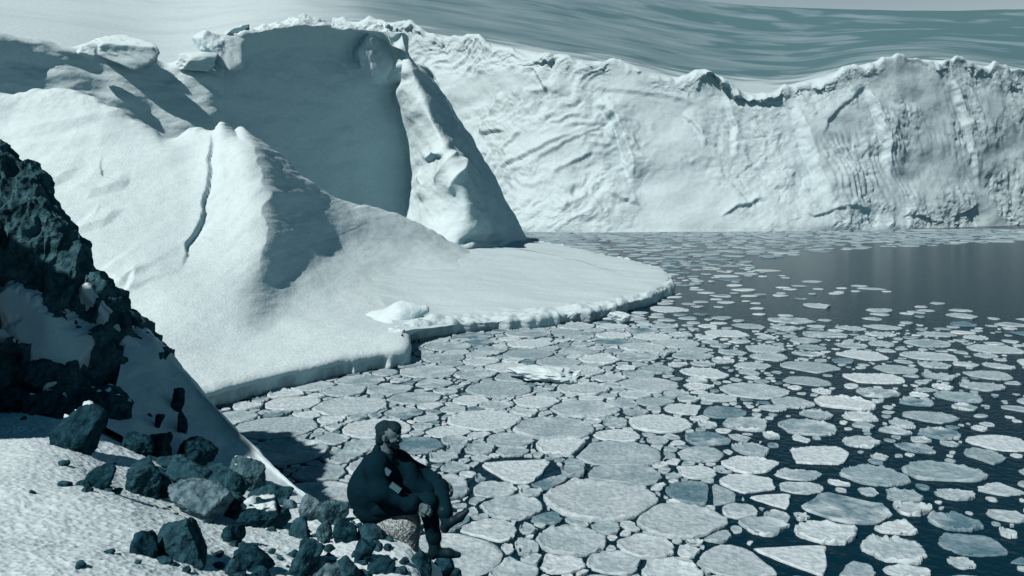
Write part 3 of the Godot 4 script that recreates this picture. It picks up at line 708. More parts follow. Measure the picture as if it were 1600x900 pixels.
func make_dome():
	# grey flank of the snow hill
	var rows := [
		[Vector3(-40.8, 15, -52), Vector3(-38.77, 14.91, -56), Vector3(-36.92, 14.97, -60), Vector3(-35.29, 14.92, -62), Vector3(-33.7, 14.67, -63.5), Vector3(-32.5, 15.5, -65), Vector3(-30.69, 15.84, -66.5), Vector3(-29.55, 14.62, -68), Vector3(-28.76, 13.81, -68.6), Vector3(-27.27, 14.52, -69.5), Vector3(-25.67, 15.76, -71), Vector3(-24.92, 16.91, -72), Vector3(-24.53, 17.84, -74.5), Vector3(-24.9, 18.56, -78)],
		[Vector3(-31.38, 13.68, -40), Vector3(-30.46, 13.87, -44), Vector3(-29.54, 14.16, -48), Vector3(-28.46, 14.23, -50), Vector3(-27.33, 14.11, -51.5), Vector3(-26.5, 14.87, -53), Vector3(-25.15, 15.23, -54.5), Vector3(-24.34, 14.3, -56), Vector3(-23.73, 13.66, -56.6), Vector3(-22.56, 14.29, -57.5), Vector3(-21.33, 15.39, -59), Vector3(-20.77, 16.4, -60), Vector3(-20.58, 17.31, -62.5), Vector3(-21.07, 18.1, -66)],
		[Vector3(-28.25, 13.03, -36), Vector3(-27.69, 13.31, -40), Vector3(-27.08, 13.66, -44), Vector3(-26.18, 13.78, -46), Vector3(-25.21, 13.7, -47.5), Vector3(-24.5, 14.42, -49), Vector3(-23.31, 14.79, -50.5), Vector3(-22.6, 13.96, -52), Vector3(-22.05, 13.38, -52.6), Vector3(-20.99, 13.97, -53.5), Vector3(-19.88, 15.03, -55), Vector3(-19.38, 15.98, -56), Vector3(-19.26, 16.88, -58.5), Vector3(-19.79, 17.69, -62)],
		[Vector3(-27.7, 10.567, -35.3), Vector3(-27.21, 11.197, -39.3), Vector3(-26.65, 11.828, -43.3), Vector3(-25.79, 12.14, -45.3), Vector3(-24.84, 12.38, -46.8), Vector3(-24.15, 12.62, -48.3), Vector3(-22.98, 12.85, -49.8), Vector3(-22.3, 12.95, -51.3), Vector3(-21.76, 12.37, -51.9), Vector3(-20.71, 12.94, -52.8), Vector3(-19.63, 13.56, -54.3), Vector3(-19.44, 13.72, -55.3), Vector3(-20.19, 14.11, -57.8), Vector3(-21.27, 14.67, -61.3)],
		[Vector3(-26.99, 9.234, -34.4), Vector3(-26.58, 9.726, -38.4), Vector3(-26.09, 10.218, -42.4), Vector3(-25.27, 10.465, -44.4), Vector3(-24.36, 10.649, -45.9), Vector3(-23.7, 10.834, -47.4), Vector3(-22.57, 11.018, -48.9), Vector3(-21.9, 11.203, -50.4), Vector3(-21.38, 11.277, -51), Vector3(-20.36, 11.388, -51.9), Vector3(-19.31, 11.572, -53.4), Vector3(-19.12, 11.695, -54.4), Vector3(-19.87, 12, -56.9), Vector3(-20.95, 12.43, -60.4)],
		[Vector3(-26.21, 7.826, -33.4), Vector3(-25.89, 8.165, -37.4), Vector3(-25.48, 8.503, -41.4), Vector3(-24.7, 8.672, -43.4), Vector3(-23.83, 8.799, -44.9), Vector3(-23.2, 8.926, -46.4), Vector3(-22.11, 9.053, -47.9), Vector3(-21.47, 9.18, -49.4), Vector3(-20.96, 9.231, -50), Vector3(-19.97, 9.307, -50.9), Vector3(-18.94, 9.434, -52.4), Vector3(-18.77, 9.518, -53.4), Vector3(-19.52, 9.73, -55.9), Vector3(-20.61, 10.026, -59.4)],
		[Vector3(-25.11, 6.231, -32), Vector3(-24.92, 6.385, -36), Vector3(-24.62, 6.538, -40), Vector3(-23.91, 6.615, -42), Vector3(-23.09, 6.673, -43.5), Vector3(-22.5, 6.731, -45), Vector3(-21.46, 6.788, -46.5), Vector3(-20.86, 6.846, -48), Vector3(-20.37, 6.869, -48.6), Vector3(-19.42, 6.904, -49.5), Vector3(-18.44, 6.962, -51), Vector3(-18.28, 7, -52), Vector3(-19.03, 7.096, -54.5), Vector3(-20.12, 7.231, -58)]]
	var nu := 260
	var nv := 150
	var p := displaced(loft(rows, nu, nv), nu, nv, func(q, u, v): return wide_noise.get_noise_3d(q.x * 2, q.y * 3, q.z * 2) * .3 + rough_noise.get_noise_3d(q.x * 6, q.y * 16, q.z * 6) * .16)
	tag(put("snow_hill", sheet(p, nu, nv), M.snow), "grey shaded flank of the snow hill left of the hollow", "", "", "structure")
	rows = [
		[Vector3(-21.73, 17.18, -66), Vector3(-22.15, 18.85, -72), Vector3(-19.8, 20.48, -78), Vector3(-16.8, 21.41, -84), Vector3(-13.98, 22.45, -90), Vector3(-13.59, 22.93, -94), Vector3(-13.28, 22.61, -97), Vector3(-12.79, 21.91, -99), Vector3(-10.769, 18.08, -100), Vector3(-7.692, 11.923, -100)],
		[Vector3(-18.81, 16.06, -56.6), Vector3(-17.97, 17.04, -58.4), Vector3(-15.74, 18.26, -62), Vector3(-13.12, 18.78, -65.6), Vector3(-10.855, 19.23, -68.5), Vector3(-10.043, 18.91, -68), Vector3(-9.485, 18.38, -68.5), Vector3(-9.23, 18.11, -71), Vector3(-9.477, 18.27, -77), Vector3(-10.038, 17.46, -90)],
		[Vector3(-19.23, 14.01, -55.8), Vector3(-17.91, 15.07, -58.2), Vector3(-15.74, 16.21, -62), Vector3(-13.16, 16.64, -65.8), Vector3(-10.615, 16.94, -69), Vector3(-9.105, 16.36, -66.5), Vector3(-8.262, 15.91, -66.3), Vector3(-7.862, 15.88, -70), Vector3(-7.92, 16.28, -78), Vector3(-7.446, 13.8, -88)],
		[Vector3(-19.32, 12.01, -55.2), Vector3(-17.85, 12.81, -58), Vector3(-15.74, 13.82, -62), Vector3(-12.91, 14.11, -65.8), Vector3(-10.279, 14.1, -69.6), Vector3(-8.326, 13.53, -66), Vector3(-7.244, 13.15, -65.4), Vector3(-6.499, 13.3, -71), Vector3(-5.908, 13.74, -80), Vector3(-5.538, 11.231, -90)],
		[Vector3(-19.33, 9.442, -55), Vector3(-17.78, 9.891, -57.8), Vector3(-15.69, 10.467, -61.8), Vector3(-12.69, 10.585, -66), Vector3(-9.516, 10.613, -69.5), Vector3(-7.26, 10.432, -66), Vector3(-6.006, 10.169, -64), Vector3(-4.818, 10.428, -72), Vector3(-3.767, 10.746, -83), Vector3(-2.8, 7.8, -91)],
		[Vector3(-19.26, 6.686, -54.8), Vector3(-17.69, 6.769, -57.5), Vector3(-15.61, 7.129, -61.5), Vector3(-12.48, 7.292, -66.2), Vector3(-8.887, 7.409, -69.6), Vector3(-6.074, 7.173, -64.2), Vector3(-4.674, 7.098, -62), Vector3(-3.157, 7.326, -72), Vector3(-2.003, 7.455, -84), Vector3(-1.062, 5, -92)],
		[Vector3(-18.98, 4.169, -54), Vector3(-17.48, 4.126, -56.8), Vector3(-15.36, 4.069, -60.5), Vector3(-12.44, 4.238, -66), Vector3(-8.76, 4.208, -68.6), Vector3(-5.28, 4.04, -62.4), Vector3(-3.566, 3.968, -61), Vector3(-1.495, 3.782, -72), Vector3(0.065, 3.169, -85), Vector3(0.858, 2.138, -93)],
		[Vector3(-17.93, 1.862, -51), Vector3(-16.15, 1.769, -52.5), Vector3(-13.96, 1.615, -55), Vector3(-12.31, 1.308, -64), Vector3(-8.529, 1.548, -66), Vector3(-5.169, 1.308, -60), Vector3(-2.909, 1.293, -61), Vector3(-0.554, 0.846, -72), Vector3(1.472, 0.315, -87), Vector3(1.754, 0.177, -95)],
		[Vector3(-17.58, 0.769, -50), Vector3(-15.38, 0.769, -50), Vector3(-13.2, 0.6, -52), Vector3(-11.923, 0.231, -62), Vector3(-8.683, 0.292, -68), Vector3(-5.119, 0.718, -60.5), Vector3(-2.644, 0.769, -62.5), Vector3(-0.546, 0.467, -71), Vector3(1.004, 0.048, -87), Vector3(1.343, -0.148, -97)]]
	var marks := prepare([
		[[Vector3(-12.21, 17.5, -63), Vector3(-12.31, 15.42, -63), Vector3(-12.01, 13.62, -64)], 1, 1.1, .5, 3.0],
		[[Vector3(-9.849, 18.71, -66), Vector3(-9.798, 16.17, -66), Vector3(-9.951, 13.63, -66)], 1, -1.6, .3, .9],
		[[Vector3(-6.581, 7.723, -59), Vector3(-5.809, 8.54, -59), Vector3(-4.992, 8.177, -59)], 1, .5, .2, .8],
		[[Vector3(-5.889, 5.892, -58), Vector3(-4.908, 7.142, -58), Vector3(-4.615, 8.923, -60)], 2, .5, .35, 1.0],
		[[Vector3(-4.462, 5.223, -58), Vector3(-3.994, 6.815, -59), Vector3(-4.338, 8.231, -60)], 2, .6, .3, 1.0],
		[[Vector3(-7.385, 7.538, -60), Vector3(-6.717, 6.135, -59), Vector3(-7.035, 4.546, -59)], 2, .5, .4, 1.0],
		[[Vector3(-3.923, 1.492, -60), Vector3(-2.769, 2.138, -60), Vector3(-1.877, 1.903, -61), Vector3(0, 1.338, -68)], 0, .5, .3, 1.0]])
	nu = 420
	nv = 320
	p = displaced(loft(rows, nu, nv), nu, nv, func(q, u, v):
		var lump := wide_noise.get_noise_3d(q.x * 2.4, q.y * 2.4, q.z * 1.2) * .45
		var crag: float = (1 - smoothstep(.1, .19, v)) * rough_noise.get_noise_3d(q.x * 16, q.y * 16, q.z * 4) * .55 * (1 - smoothstep(.5, .62, u))
		var skin_: float = rough_noise.get_noise_3d(q.x * 10, q.y * 14, q.z * 6) * .12
		return lump + crag + skin_ + crease(marks, q))
	tag(put("ice_dome", sheet(p, nu, nv), M.snow), "tall whale-backed ice dome with a deep shadowed hollow on one side", "ice dome", "", "structure")

func make_slope():
	var rows := [
		[Vector3(-32.49, 8.385, -44), Vector3(-29.11, 8.452, -44), Vector3(-26.7, 8.56, -44.5), Vector3(-23.88, 8.773, -45), Vector3(-21.46, 7.908, -45), Vector3(-19.6, 6.715, -45.5), Vector3(-19.04, 6.168, -46), Vector3(-17.52, 6.769, -46), Vector3(-16.42, 6.698, -46), Vector3(-16.1, 7.017, -46), Vector3(-15.88, 6.788, -46.5), Vector3(-15.69, 6.518, -47), Vector3(-15.26, 6.699, -47), Vector3(-14.84, 6.092, -47.3), Vector3(-13.75, 4.851, -48.3), Vector3(-11.954, 2.769, -51.8), Vector3(-10.085, 1.712, -57), Vector3(-8.212, 1.058, -61), Vector3(-2.792, -2.717, -66)],
		[Vector3(-29.54, 9.554, -40), Vector3(-26.46, 9.615, -40), Vector3(-24.3, 9.735, -40.5), Vector3(-21.76, 9.952, -41), Vector3(-19.55, 9.163, -41), Vector3(-17.88, 8.097, -41.5), Vector3(-17.38, 7.617, -42), Vector3(-15.99, 8.166, -42), Vector3(-14.99, 8.102, -42), Vector3(-14.7, 8.392, -42), Vector3(-14.52, 8.204, -42.5), Vector3(-14.36, 7.977, -43), Vector3(-13.96, 8.142, -43), Vector3(-13.59, 7.598, -43.3), Vector3(-12.61, 6.499, -44.3), Vector3(-11.031, 4.706, -47.8), Vector3(-9.377, 3.899, -53), Vector3(-7.673, 3.422, -57), Vector3(-2.623, 0.04, -62)],
		[Vector3(-28.06, 9.677, -38), Vector3(-25.14, 9.735, -38), Vector3(-23.1, 9.857, -38.5), Vector3(-20.7, 10.07, -39), Vector3(-18.6, 9.32, -39), Vector3(-17.02, 8.312, -39.5), Vector3(-16.55, 7.862, -40), Vector3(-15.23, 8.385, -40), Vector3(-14.28, 8.323, -40), Vector3(-14, 8.6, -40), Vector3(-13.83, 8.427, -40.5), Vector3(-13.69, 8.217, -41), Vector3(-13.31, 8.375, -41), Vector3(-12.96, 7.859, -41.3), Vector3(-12.04, 6.822, -42.3), Vector3(-10.569, 5.141, -45.8), Vector3(-9.023, 4.412, -51), Vector3(-7.404, 3.985, -55), Vector3(-2.538, 0.754, -60)],
		[Vector3(-27.32, 8.131, -37), Vector3(-24.58, 8.181, -37.16), Vector3(-22.38, 8.156, -37.3), Vector3(-19.89, 7.954, -37.48), Vector3(-17.98, 7.726, -37.7), Vector3(-16.37, 7.474, -38.02), Vector3(-15.78, 7.375, -38.15), Vector3(-14.56, 7.215, -38.4), Vector3(-13.57, 7.237, -38.48), Vector3(-13.28, 7.248, -38.5), Vector3(-12.93, 7.238, -38.55), Vector3(-12.64, 7.189, -38.63), Vector3(-12.33, 7.059, -38.8), Vector3(-12.01, 6.783, -39.09), Vector3(-11.31, 5.773, -40.2), Vector3(-10.011, 4.332, -43.4), Vector3(-8.492, 3.708, -48), Vector3(-7, 3.32, -52), Vector3(-2.433, 0.842, -57.5)],
		[Vector3(-25.11, 5.785, -34), Vector3(-22.58, 5.809, -34.14), Vector3(-20.58, 5.792, -34.3), Vector3(-18.36, 5.681, -34.59), Vector3(-16.64, 5.537, -34.9), Vector3(-15.19, 5.363, -35.26), Vector3(-14.63, 5.289, -35.41), Vector3(-13.41, 5.137, -35.7), Vector3(-12.28, 5.064, -35.81), Vector3(-11.935, 5.043, -35.85), Vector3(-11.54, 5.005, -35.91), Vector3(-11.223, 4.954, -36.01), Vector3(-10.916, 4.861, -36.2), Vector3(-10.663, 4.699, -36.52), Vector3(-10.319, 4.13, -37.7), Vector3(-9.4, 3.117, -40.8), Vector3(-7.962, 2.646, -45), Vector3(-6.529, 2.314, -48.5), Vector3(-2.242, 0.76, -53)],
		[Vector3(-22.15, 3.615, -30), Vector3(-19.9, 3.621, -30.08), Vector3(-18.12, 3.606, -30.2), Vector3(-16.16, 3.572, -30.44), Vector3(-14.64, 3.465, -30.7), Vector3(-13.33, 3.241, -30.94), Vector3(-12.83, 3.141, -31.05), Vector3(-11.787, 2.953, -31.3), Vector3(-10.87, 2.845, -31.45), Vector3(-10.595, 2.814, -31.5), Vector3(-10.277, 2.773, -31.58), Vector3(-10.02, 2.73, -31.7), Vector3(-9.766, 2.669, -31.9), Vector3(-9.551, 2.581, -32.23), Vector3(-9.215, 2.302, -33.4), Vector3(-8.343, 1.798, -36.2), Vector3(-6.971, 1.424, -39.4), Vector3(-5.654, 1.058, -42), Vector3(-1.904, 0.708, -45)],
		[Vector3(-19.64, 2.135, -26.6), Vector3(-17.66, 2.129, -26.69), Vector3(-16.08, 2.114, -26.8), Vector3(-14.33, 2.085, -27), Vector3(-12.97, 2.029, -27.2), Vector3(-11.786, 1.944, -27.36), Vector3(-11.35, 1.904, -27.44), Vector3(-10.489, 1.804, -27.7), Vector3(-9.8, 1.716, -27.9), Vector3(-9.598, 1.688, -27.97), Vector3(-9.366, 1.65, -28.09), Vector3(-9.177, 1.611, -28.24), Vector3(-8.988, 1.558, -28.5), Vector3(-8.829, 1.483, -28.94), Vector3(-8.52, 1.258, -30.4), Vector3(-7.518, 0.988, -32.6), Vector3(-6.157, 0.77, -34.8), Vector3(-4.913, 0.592, -36.5), Vector3(-1.608, 0.44, -38)],
		[Vector3(-17.43, 1.188, -23.6), Vector3(-15.64, 1.189, -23.64), Vector3(-14.22, 1.172, -23.7), Vector3(-12.65, 1.109, -23.83), Vector3(-11.446, 1.031, -24), Vector3(-10.407, 0.943, -24.16), Vector3(-10.029, 0.905, -24.24), Vector3(-9.312, 0.816, -24.5), Vector3(-8.794, 0.73, -24.77), Vector3(-8.644, 0.703, -24.86), Vector3(-8.465, 0.672, -24.98), Vector3(-8.31, 0.646, -25.11), Vector3(-8.135, 0.621, -25.3), Vector3(-7.948, 0.601, -25.56), Vector3(-7.476, 0.573, -26.4), Vector3(-6.46, 0.585, -28), Vector3(-5.272, 0.53, -29.8), Vector3(-4.173, 0.422, -31), Vector3(-1.354, 0.323, -32)],
		[Vector3(-11.605, 0.52, -15.81), Vector3(-10.682, 0.52, -16.23), Vector3(-9.96, 0.52, -16.67), Vector3(-9.069, 0.52, -17.13), Vector3(-8.513, 0.52, -17.88), Vector3(-8.117, 0.52, -18.69), Vector3(-7.782, 0.52, -19.64), Vector3(-7.546, 0.52, -20.42), Vector3(-7.357, 0.52, -20.77), Vector3(-7.186, 0.52, -21.19), Vector3(-6.984, 0.52, -21.56), Vector3(-6.798, 0.52, -22.03), Vector3(-6.519, 0.52, -22.51), Vector3(-6.163, 0.52, -23.1), Vector3(-5.698, 0.52, -23.72), Vector3(-5.083, 0.52, -24.67), Vector3(-4.227, 0.52, -25.49), Vector3(-3.581, 0.52, -26.13), Vector3(-3.661, 0.52, -28.03)],
		[Vector3(-11.175, 0.46, -15.13), Vector3(-10.275, 0.46, -15.53), Vector3(-9.571, 0.46, -15.95), Vector3(-8.702, 0.46, -16.39), Vector3(-8.159, 0.46, -17.11), Vector3(-7.773, 0.46, -17.88), Vector3(-7.446, 0.46, -18.8), Vector3(-7.216, 0.46, -19.54), Vector3(-7.032, 0.46, -19.87), Vector3(-6.865, 0.46, -20.28), Vector3(-6.667, 0.46, -20.64), Vector3(-6.486, 0.46, -21.08), Vector3(-6.214, 0.46, -21.54), Vector3(-5.866, 0.46, -22.1), Vector3(-5.413, 0.46, -22.7), Vector3(-4.812, 0.46, -23.61), Vector3(-3.977, 0.46, -24.39), Vector3(-3.347, 0.46, -25.01), Vector3(-3.426, 0.46, -26.83)],
		[Vector3(-11.125, 0.22, -15.04), Vector3(-10.225, 0.22, -15.44), Vector3(-9.521, 0.22, -15.86), Vector3(-8.652, 0.22, -16.3), Vector3(-8.109, 0.22, -17.02), Vector3(-7.723, 0.22, -17.79), Vector3(-7.396, 0.22, -18.71), Vector3(-7.166, 0.22, -19.45), Vector3(-6.982, 0.22, -19.78), Vector3(-6.815, 0.22, -20.19), Vector3(-6.617, 0.22, -20.55), Vector3(-6.436, 0.22, -20.99), Vector3(-6.164, 0.22, -21.45), Vector3(-5.816, 0.22, -22.01), Vector3(-5.363, 0.22, -22.61), Vector3(-4.762, 0.22, -23.52), Vector3(-3.927, 0.22, -24.3), Vector3(-3.297, 0.22, -24.92), Vector3(-3.376, 0.22, -26.74)],
		[Vector3(-11.155, -0.3, -15.1), Vector3(-10.255, -0.3, -15.5), Vector3(-9.551, -0.3, -15.92), Vector3(-8.682, -0.3, -16.36), Vector3(-8.139, -0.3, -17.08), Vector3(-7.753, -0.3, -17.85), Vector3(-7.426, -0.3, -18.77), Vector3(-7.196, -0.3, -19.51), Vector3(-7.012, -0.3, -19.84), Vector3(-6.845, -0.3, -20.25), Vector3(-6.647, -0.3, -20.61), Vector3(-6.466, -0.3, -21.05), Vector3(-6.194, -0.3, -21.51), Vector3(-5.846, -0.3, -22.07), Vector3(-5.393, -0.3, -22.67), Vector3(-4.792, -0.3, -23.58), Vector3(-3.957, -0.3, -24.36), Vector3(-3.327, -0.3, -24.98), Vector3(-3.406, -0.3, -26.8)]]
	var marks := prepare([
		[[Vector3(-14.34, 8.385, -40), Vector3(-13.74, 7.046, -38), Vector3(-13.1, 5.277, -36), Vector3(-12.58, 4.337, -34.5), Vector3(-12.39, 3.477, -33), Vector3(-12.04, 2.868, -31.5), Vector3(-11.677, 2.277, -30)], 1, -.25, .08, .5],
		[[Vector3(-13.44, 8.55, -41.2), Vector3(-13.08, 7.96, -40.5), Vector3(-12.33, 7.005, -38.9), Vector3(-10.946, 4.86, -36.3), Vector3(-9.766, 2.669, -31.9), Vector3(-8.957, 1.505, -28.4)], 2, .42, .8, 1.0],
		[[Vector3(-14, 8.6, -40), Vector3(-13.5, 7.073, -38.5), Vector3(-12.46, 5.277, -36)], 2, .12, .6, 1.0],
		[[Vector3(-18.57, 5.523, -34), Vector3(-17.27, 5.258, -33.5), Vector3(-16.61, 5.654, -34), Vector3(-16.83, 6.292, -35)], 1, .14, .35, 1.2],
		[[Vector3(-16.45, 3.927, -31), Vector3(-15.75, 4.152, -31.5), Vector3(-15.75, 4.75, -32.5)], 1, .12, .3, 1.0],
		[[Vector3(-20.73, 6.077, -35), Vector3(-19.24, 5.717, -34.5), Vector3(-18.71, 6.131, -35), Vector3(-18.3, 6.42, -35.5)], 1, .16, .4, 1.0],
		[[Vector3(-22.77, 8.131, -37), Vector3(-21.23, 8.3, -37.3), Vector3(-19.58, 8.654, -38), Vector3(-18.75, 9.05, -39)], 1, .16, .5, 1.2],
		[[Vector3(-22.15, 7.077, -36), Vector3(-21.06, 7.387, -36.5), Vector3(-19.35, 7.704, -37), Vector3(-17.54, 8.069, -38)], 1, .14, .5, 1.2],
		[[Vector3(-14.28, 2.435, -29), Vector3(-13.38, 2.278, -29), Vector3(-12.83, 2.04, -28.5)], 1, .14, .12, .6],
		[[Vector3(-13.25, 2.2, -28), Vector3(-13.04, 2.369, -28.5), Vector3(-12.62, 1.942, -28), Vector3(-12.46, 1.718, -27)], 1, .12, .1, .5]])
	var nu := 520
	var nv := 520
	var p := displaced(loft(rows, nu, nv), nu, nv, func(q, u, v):
		var lip: float = smoothstep(.84, .92, v)
		var soft := wide_noise.get_noise_3d(q.x * 1.2, q.y * 1.6, q.z * 1.0) * .26 * (1 - lip)
		var drift := rough_noise.get_noise_3d(q.x * 5, q.y * 9, q.z * 2.6) * .07 + rough_noise.get_noise_3d(q.x * 16 + q.y * 8, q.y * 34, q.z * 10) * .028
		var crest: float = (1 - smoothstep(.18, .25, v)) * rough_noise.get_noise_3d(q.x * 14, q.y * 14, 2) * .18
		var frill: float = lip * (rough_noise.get_noise_3d(q.x * 30, q.y * 12, q.z * 30) * .20 + wide_noise.get_noise_3d(q.x * 9, 4, q.z * 9) * .34)
		return soft + drift + crest + frill + crease(marks, q))
	tag(put("snow_slope", sheet(p, nu, nv), M.snow), "bright snow slope with peaks and a crack, ending in an ice foot at the water", "", "", "structure")

func make_tongue():
	var lip := [Vector3(-3.87, 0, -28.26), Vector3(-3.491, 0, -29.28), Vector3(-2.347, 0, -30.52), Vector3(-0.725, 0, -31.4), Vector3(1.244, 0, -32.34), Vector3(2.72, 0, -33.68), Vector3(3.877, 0, -34.76), Vector3(4.944, 0, -36.72), Vector3(6.25, 0, -38.69), Vector3(7.742, -0, -41.94), Vector3(8.768, 0, -45.77), Vector3(9.38, 0, -50.39), Vector3(8.929, 0, -58.04), Vector3(7.576, 0, -65.66), Vector3(5.747, 0, -74.71), Vector3(3.289, 0, -85.53), Vector3(1.103, 0, -95.59)]
	var inn := [Vector3(-8.8, 1.7, -47.67), Vector3(-7.907, 1.6, -51.4), Vector3(-6.325, 1.5, -54.82), Vector3(-4.444, 1.4, -57.78), Vector3(-1.899, 1.25, -61.71), Vector3(0.481, 1.1, -62.59), Vector3(2.326, 1, -60.47), Vector3(3.522, 0.95, -57.23), Vector3(4.882, 0.85, -52.89), Vector3(5.882, 0.75, -49.33), Vector3(6.271, 0.7, -46.58), Vector3(5.965, 0.75, -48.46), Vector3(5.036, 0.85, -52.38), Vector3(3.702, 0.95, -56.61), Vector3(2.529, 1, -59.77), Vector3(0.722, 1.1, -62.59), Vector3(-1.443, 1.2, -62.53)]
	var rows := []
	for spec in [[-.3, .0, -.05], [.0, .0, .0], [.22, .0, .07], [.42, .0, .02], [.52, .03, 0.], [.6, .1, 0.], [.0, .3, 1.], [.0, .6, 1.], [.0, 1.0, 1.]]:
		var r := []
		for i in lip.size():
			var a: Vector3 = lip[i]
			var b: Vector3 = inn[i]
			var q := a.lerp(b, spec[1])
			var out := (a - b).normalized()
			q.y = spec[0] if spec[2] < .5 else lerpf(.62, b.y, spec[1])
			if spec[2] < .5: q += Vector3(out.x, 0, out.z) * spec[2]
			r.append(q)
		rows.append(r)
	var nu := 620
	var nv := 150
	var p := displaced(loft(rows, nu, nv), nu, nv, func(q, u, v):
		var edge: float = 1 - smoothstep(.45, .62, v)
		var front: float = rough_noise.get_noise_3d(q.x * 28, q.y * 10, q.z * 28) * .17 + wide_noise.get_noise_3d(q.x * 7, 1, q.z * 7) * .35
		return edge * front + (1 - edge) * (wide_noise.get_noise_2d(q.x * 2, q.z * 2) * .14 + rough_noise.get_noise_2d(q.x * 5, q.z * 9) * .06))
	tag(put("ice_tongue", sheet(p, nu, nv), M.tongue), "low tongue of snow-covered ice with a thick fluted rim, reaching into the bay", "ice tongue", "", "structure")

func make_bank():
	var rows := [
		[Vector3(-2.877, 3.325, -2.2), Vector3(-1.522, 3.248, -2.3), Vector3(-1.255, 3.172, -2.4), Vector3(-1.08, 3.02, -2.6), Vector3(-0.905, 2.868, -2.8), Vector3(-0.715, 2.639, -3.1), Vector3(-0.549, 2.411, -3.4), Vector3(-0.388, 2.258, -3.6), Vector3(-0.234, 1.989, -3.8), Vector3(-0.12, 1.43, -3.9)],
		[Vector3(-3.935, 3.198, -3.3), Vector3(-2.249, 3.143, -3.4), Vector3(-1.883, 3.062, -3.6), Vector3(-1.62, 2.9, -3.9), Vector3(-1.357, 2.738, -4.2), Vector3(-1.062, 2.523, -4.6), Vector3(-0.792, 2.362, -4.9), Vector3(-0.549, 2.254, -5.1), Vector3(-0.408, 1.942, -5.3), Vector3(-0.296, 1.319, -5.5)],
		[Vector3(-4.685, 3.062, -4.2), Vector3(-2.845, 3.015, -4.3), Vector3(-2.406, 2.895, -4.6), Vector3(-2.077, 2.712, -5), Vector3(-1.745, 2.528, -5.4), Vector3(-1.383, 2.345, -5.8), Vector3(-1.079, 2.232, -6.1), Vector3(-0.763, 2.162, -6.2), Vector3(-0.611, 1.874, -6.35), Vector3(-0.475, 1.25, -6.5)],
		[Vector3(-5.3, 2.921, -5.3), Vector3(-3.572, 2.882, -5.4), Vector3(-2.929, 2.782, -5.6), Vector3(-2.492, 2.577, -6), Vector3(-2.084, 2.407, -6.3), Vector3(-1.675, 2.258, -6.6), Vector3(-1.308, 2.175, -6.8), Vector3(-0.885, 2.128, -6.85), Vector3(-0.743, 1.868, -6.9), Vector3(-0.538, 1.285, -7)],
		[Vector3(-6.277, 2.777, -6.8), Vector3(-4.565, 2.744, -6.9), Vector3(-3.715, 2.658, -7), Vector3(-3.201, 2.389, -7.3), Vector3(-2.654, 2.173, -7.5), Vector3(-2.132, 2.009, -7.7), Vector3(-1.62, 1.97, -7.8), Vector3(-1.185, 2.027, -7.7), Vector3(-0.779, 1.781, -7.5), Vector3(-0.514, 1.2, -7.6)],
		[Vector3(-7.342, 2.638, -8.3), Vector3(-5.491, 2.638, -8.3), Vector3(-4.533, 2.574, -8.3), Vector3(-3.923, 2.287, -8.5), Vector3(-3.279, 1.955, -8.7), Vector3(-2.64, 1.751, -8.8), Vector3(-2.054, 1.68, -8.9), Vector3(-1.557, 1.629, -8.8), Vector3(-1.138, 1.386, -8.7), Vector3(-0.745, 0.972, -8.8)],
		[Vector3(-7.754, 2.452, -9.6), Vector3(-6.351, 2.452, -9.6), Vector3(-5.317, 2.415, -9.6), Vector3(-4.552, 2.127, -9.7), Vector3(-3.769, 1.743, -9.8), Vector3(-3.091, 1.495, -9.8), Vector3(-2.513, 1.383, -9.9), Vector3(-1.96, 1.306, -9.8), Vector3(-1.523, 1.04, -9.9), Vector3(-1.098, 0.606, -10.2)],
		[Vector3(-8.562, 2.309, -10.6), Vector3(-7.012, 2.309, -10.6), Vector3(-5.871, 2.228, -10.6), Vector3(-4.974, 1.902, -10.6), Vector3(-4.077, 1.494, -10.6), Vector3(-3.343, 1.233, -10.6), Vector3(-2.716, 1.09, -10.7), Vector3(-2.285, 0.854, -11), Vector3(-1.874, 0.36, -11.6), Vector3(-1.408, -0.18, -12.2)]]
	var nu := 640
	var nv := 520
	var p := displaced(loft(rows, nu, nv), nu, nv, func(q, u, v):
		var cups := clampf(cell_noise.get_noise_3dv(q * Vector3(1, .6, 1)) + 1.0, 0, 1)
		return wide_noise.get_noise_3d(q.x * 9, q.y * 9, q.z * 9) * .09 + cups * cups * .034 + fine_noise.get_noise_3d(q.x * 9, q.y * 9, q.z * 9) * .006)
	bank = p
	tag(put("snow_bank", sheet(p, nu, nv), M.near_snow), "sunlit pitted snow bank with half-buried rocks, close to the camera", "", "", "structure")

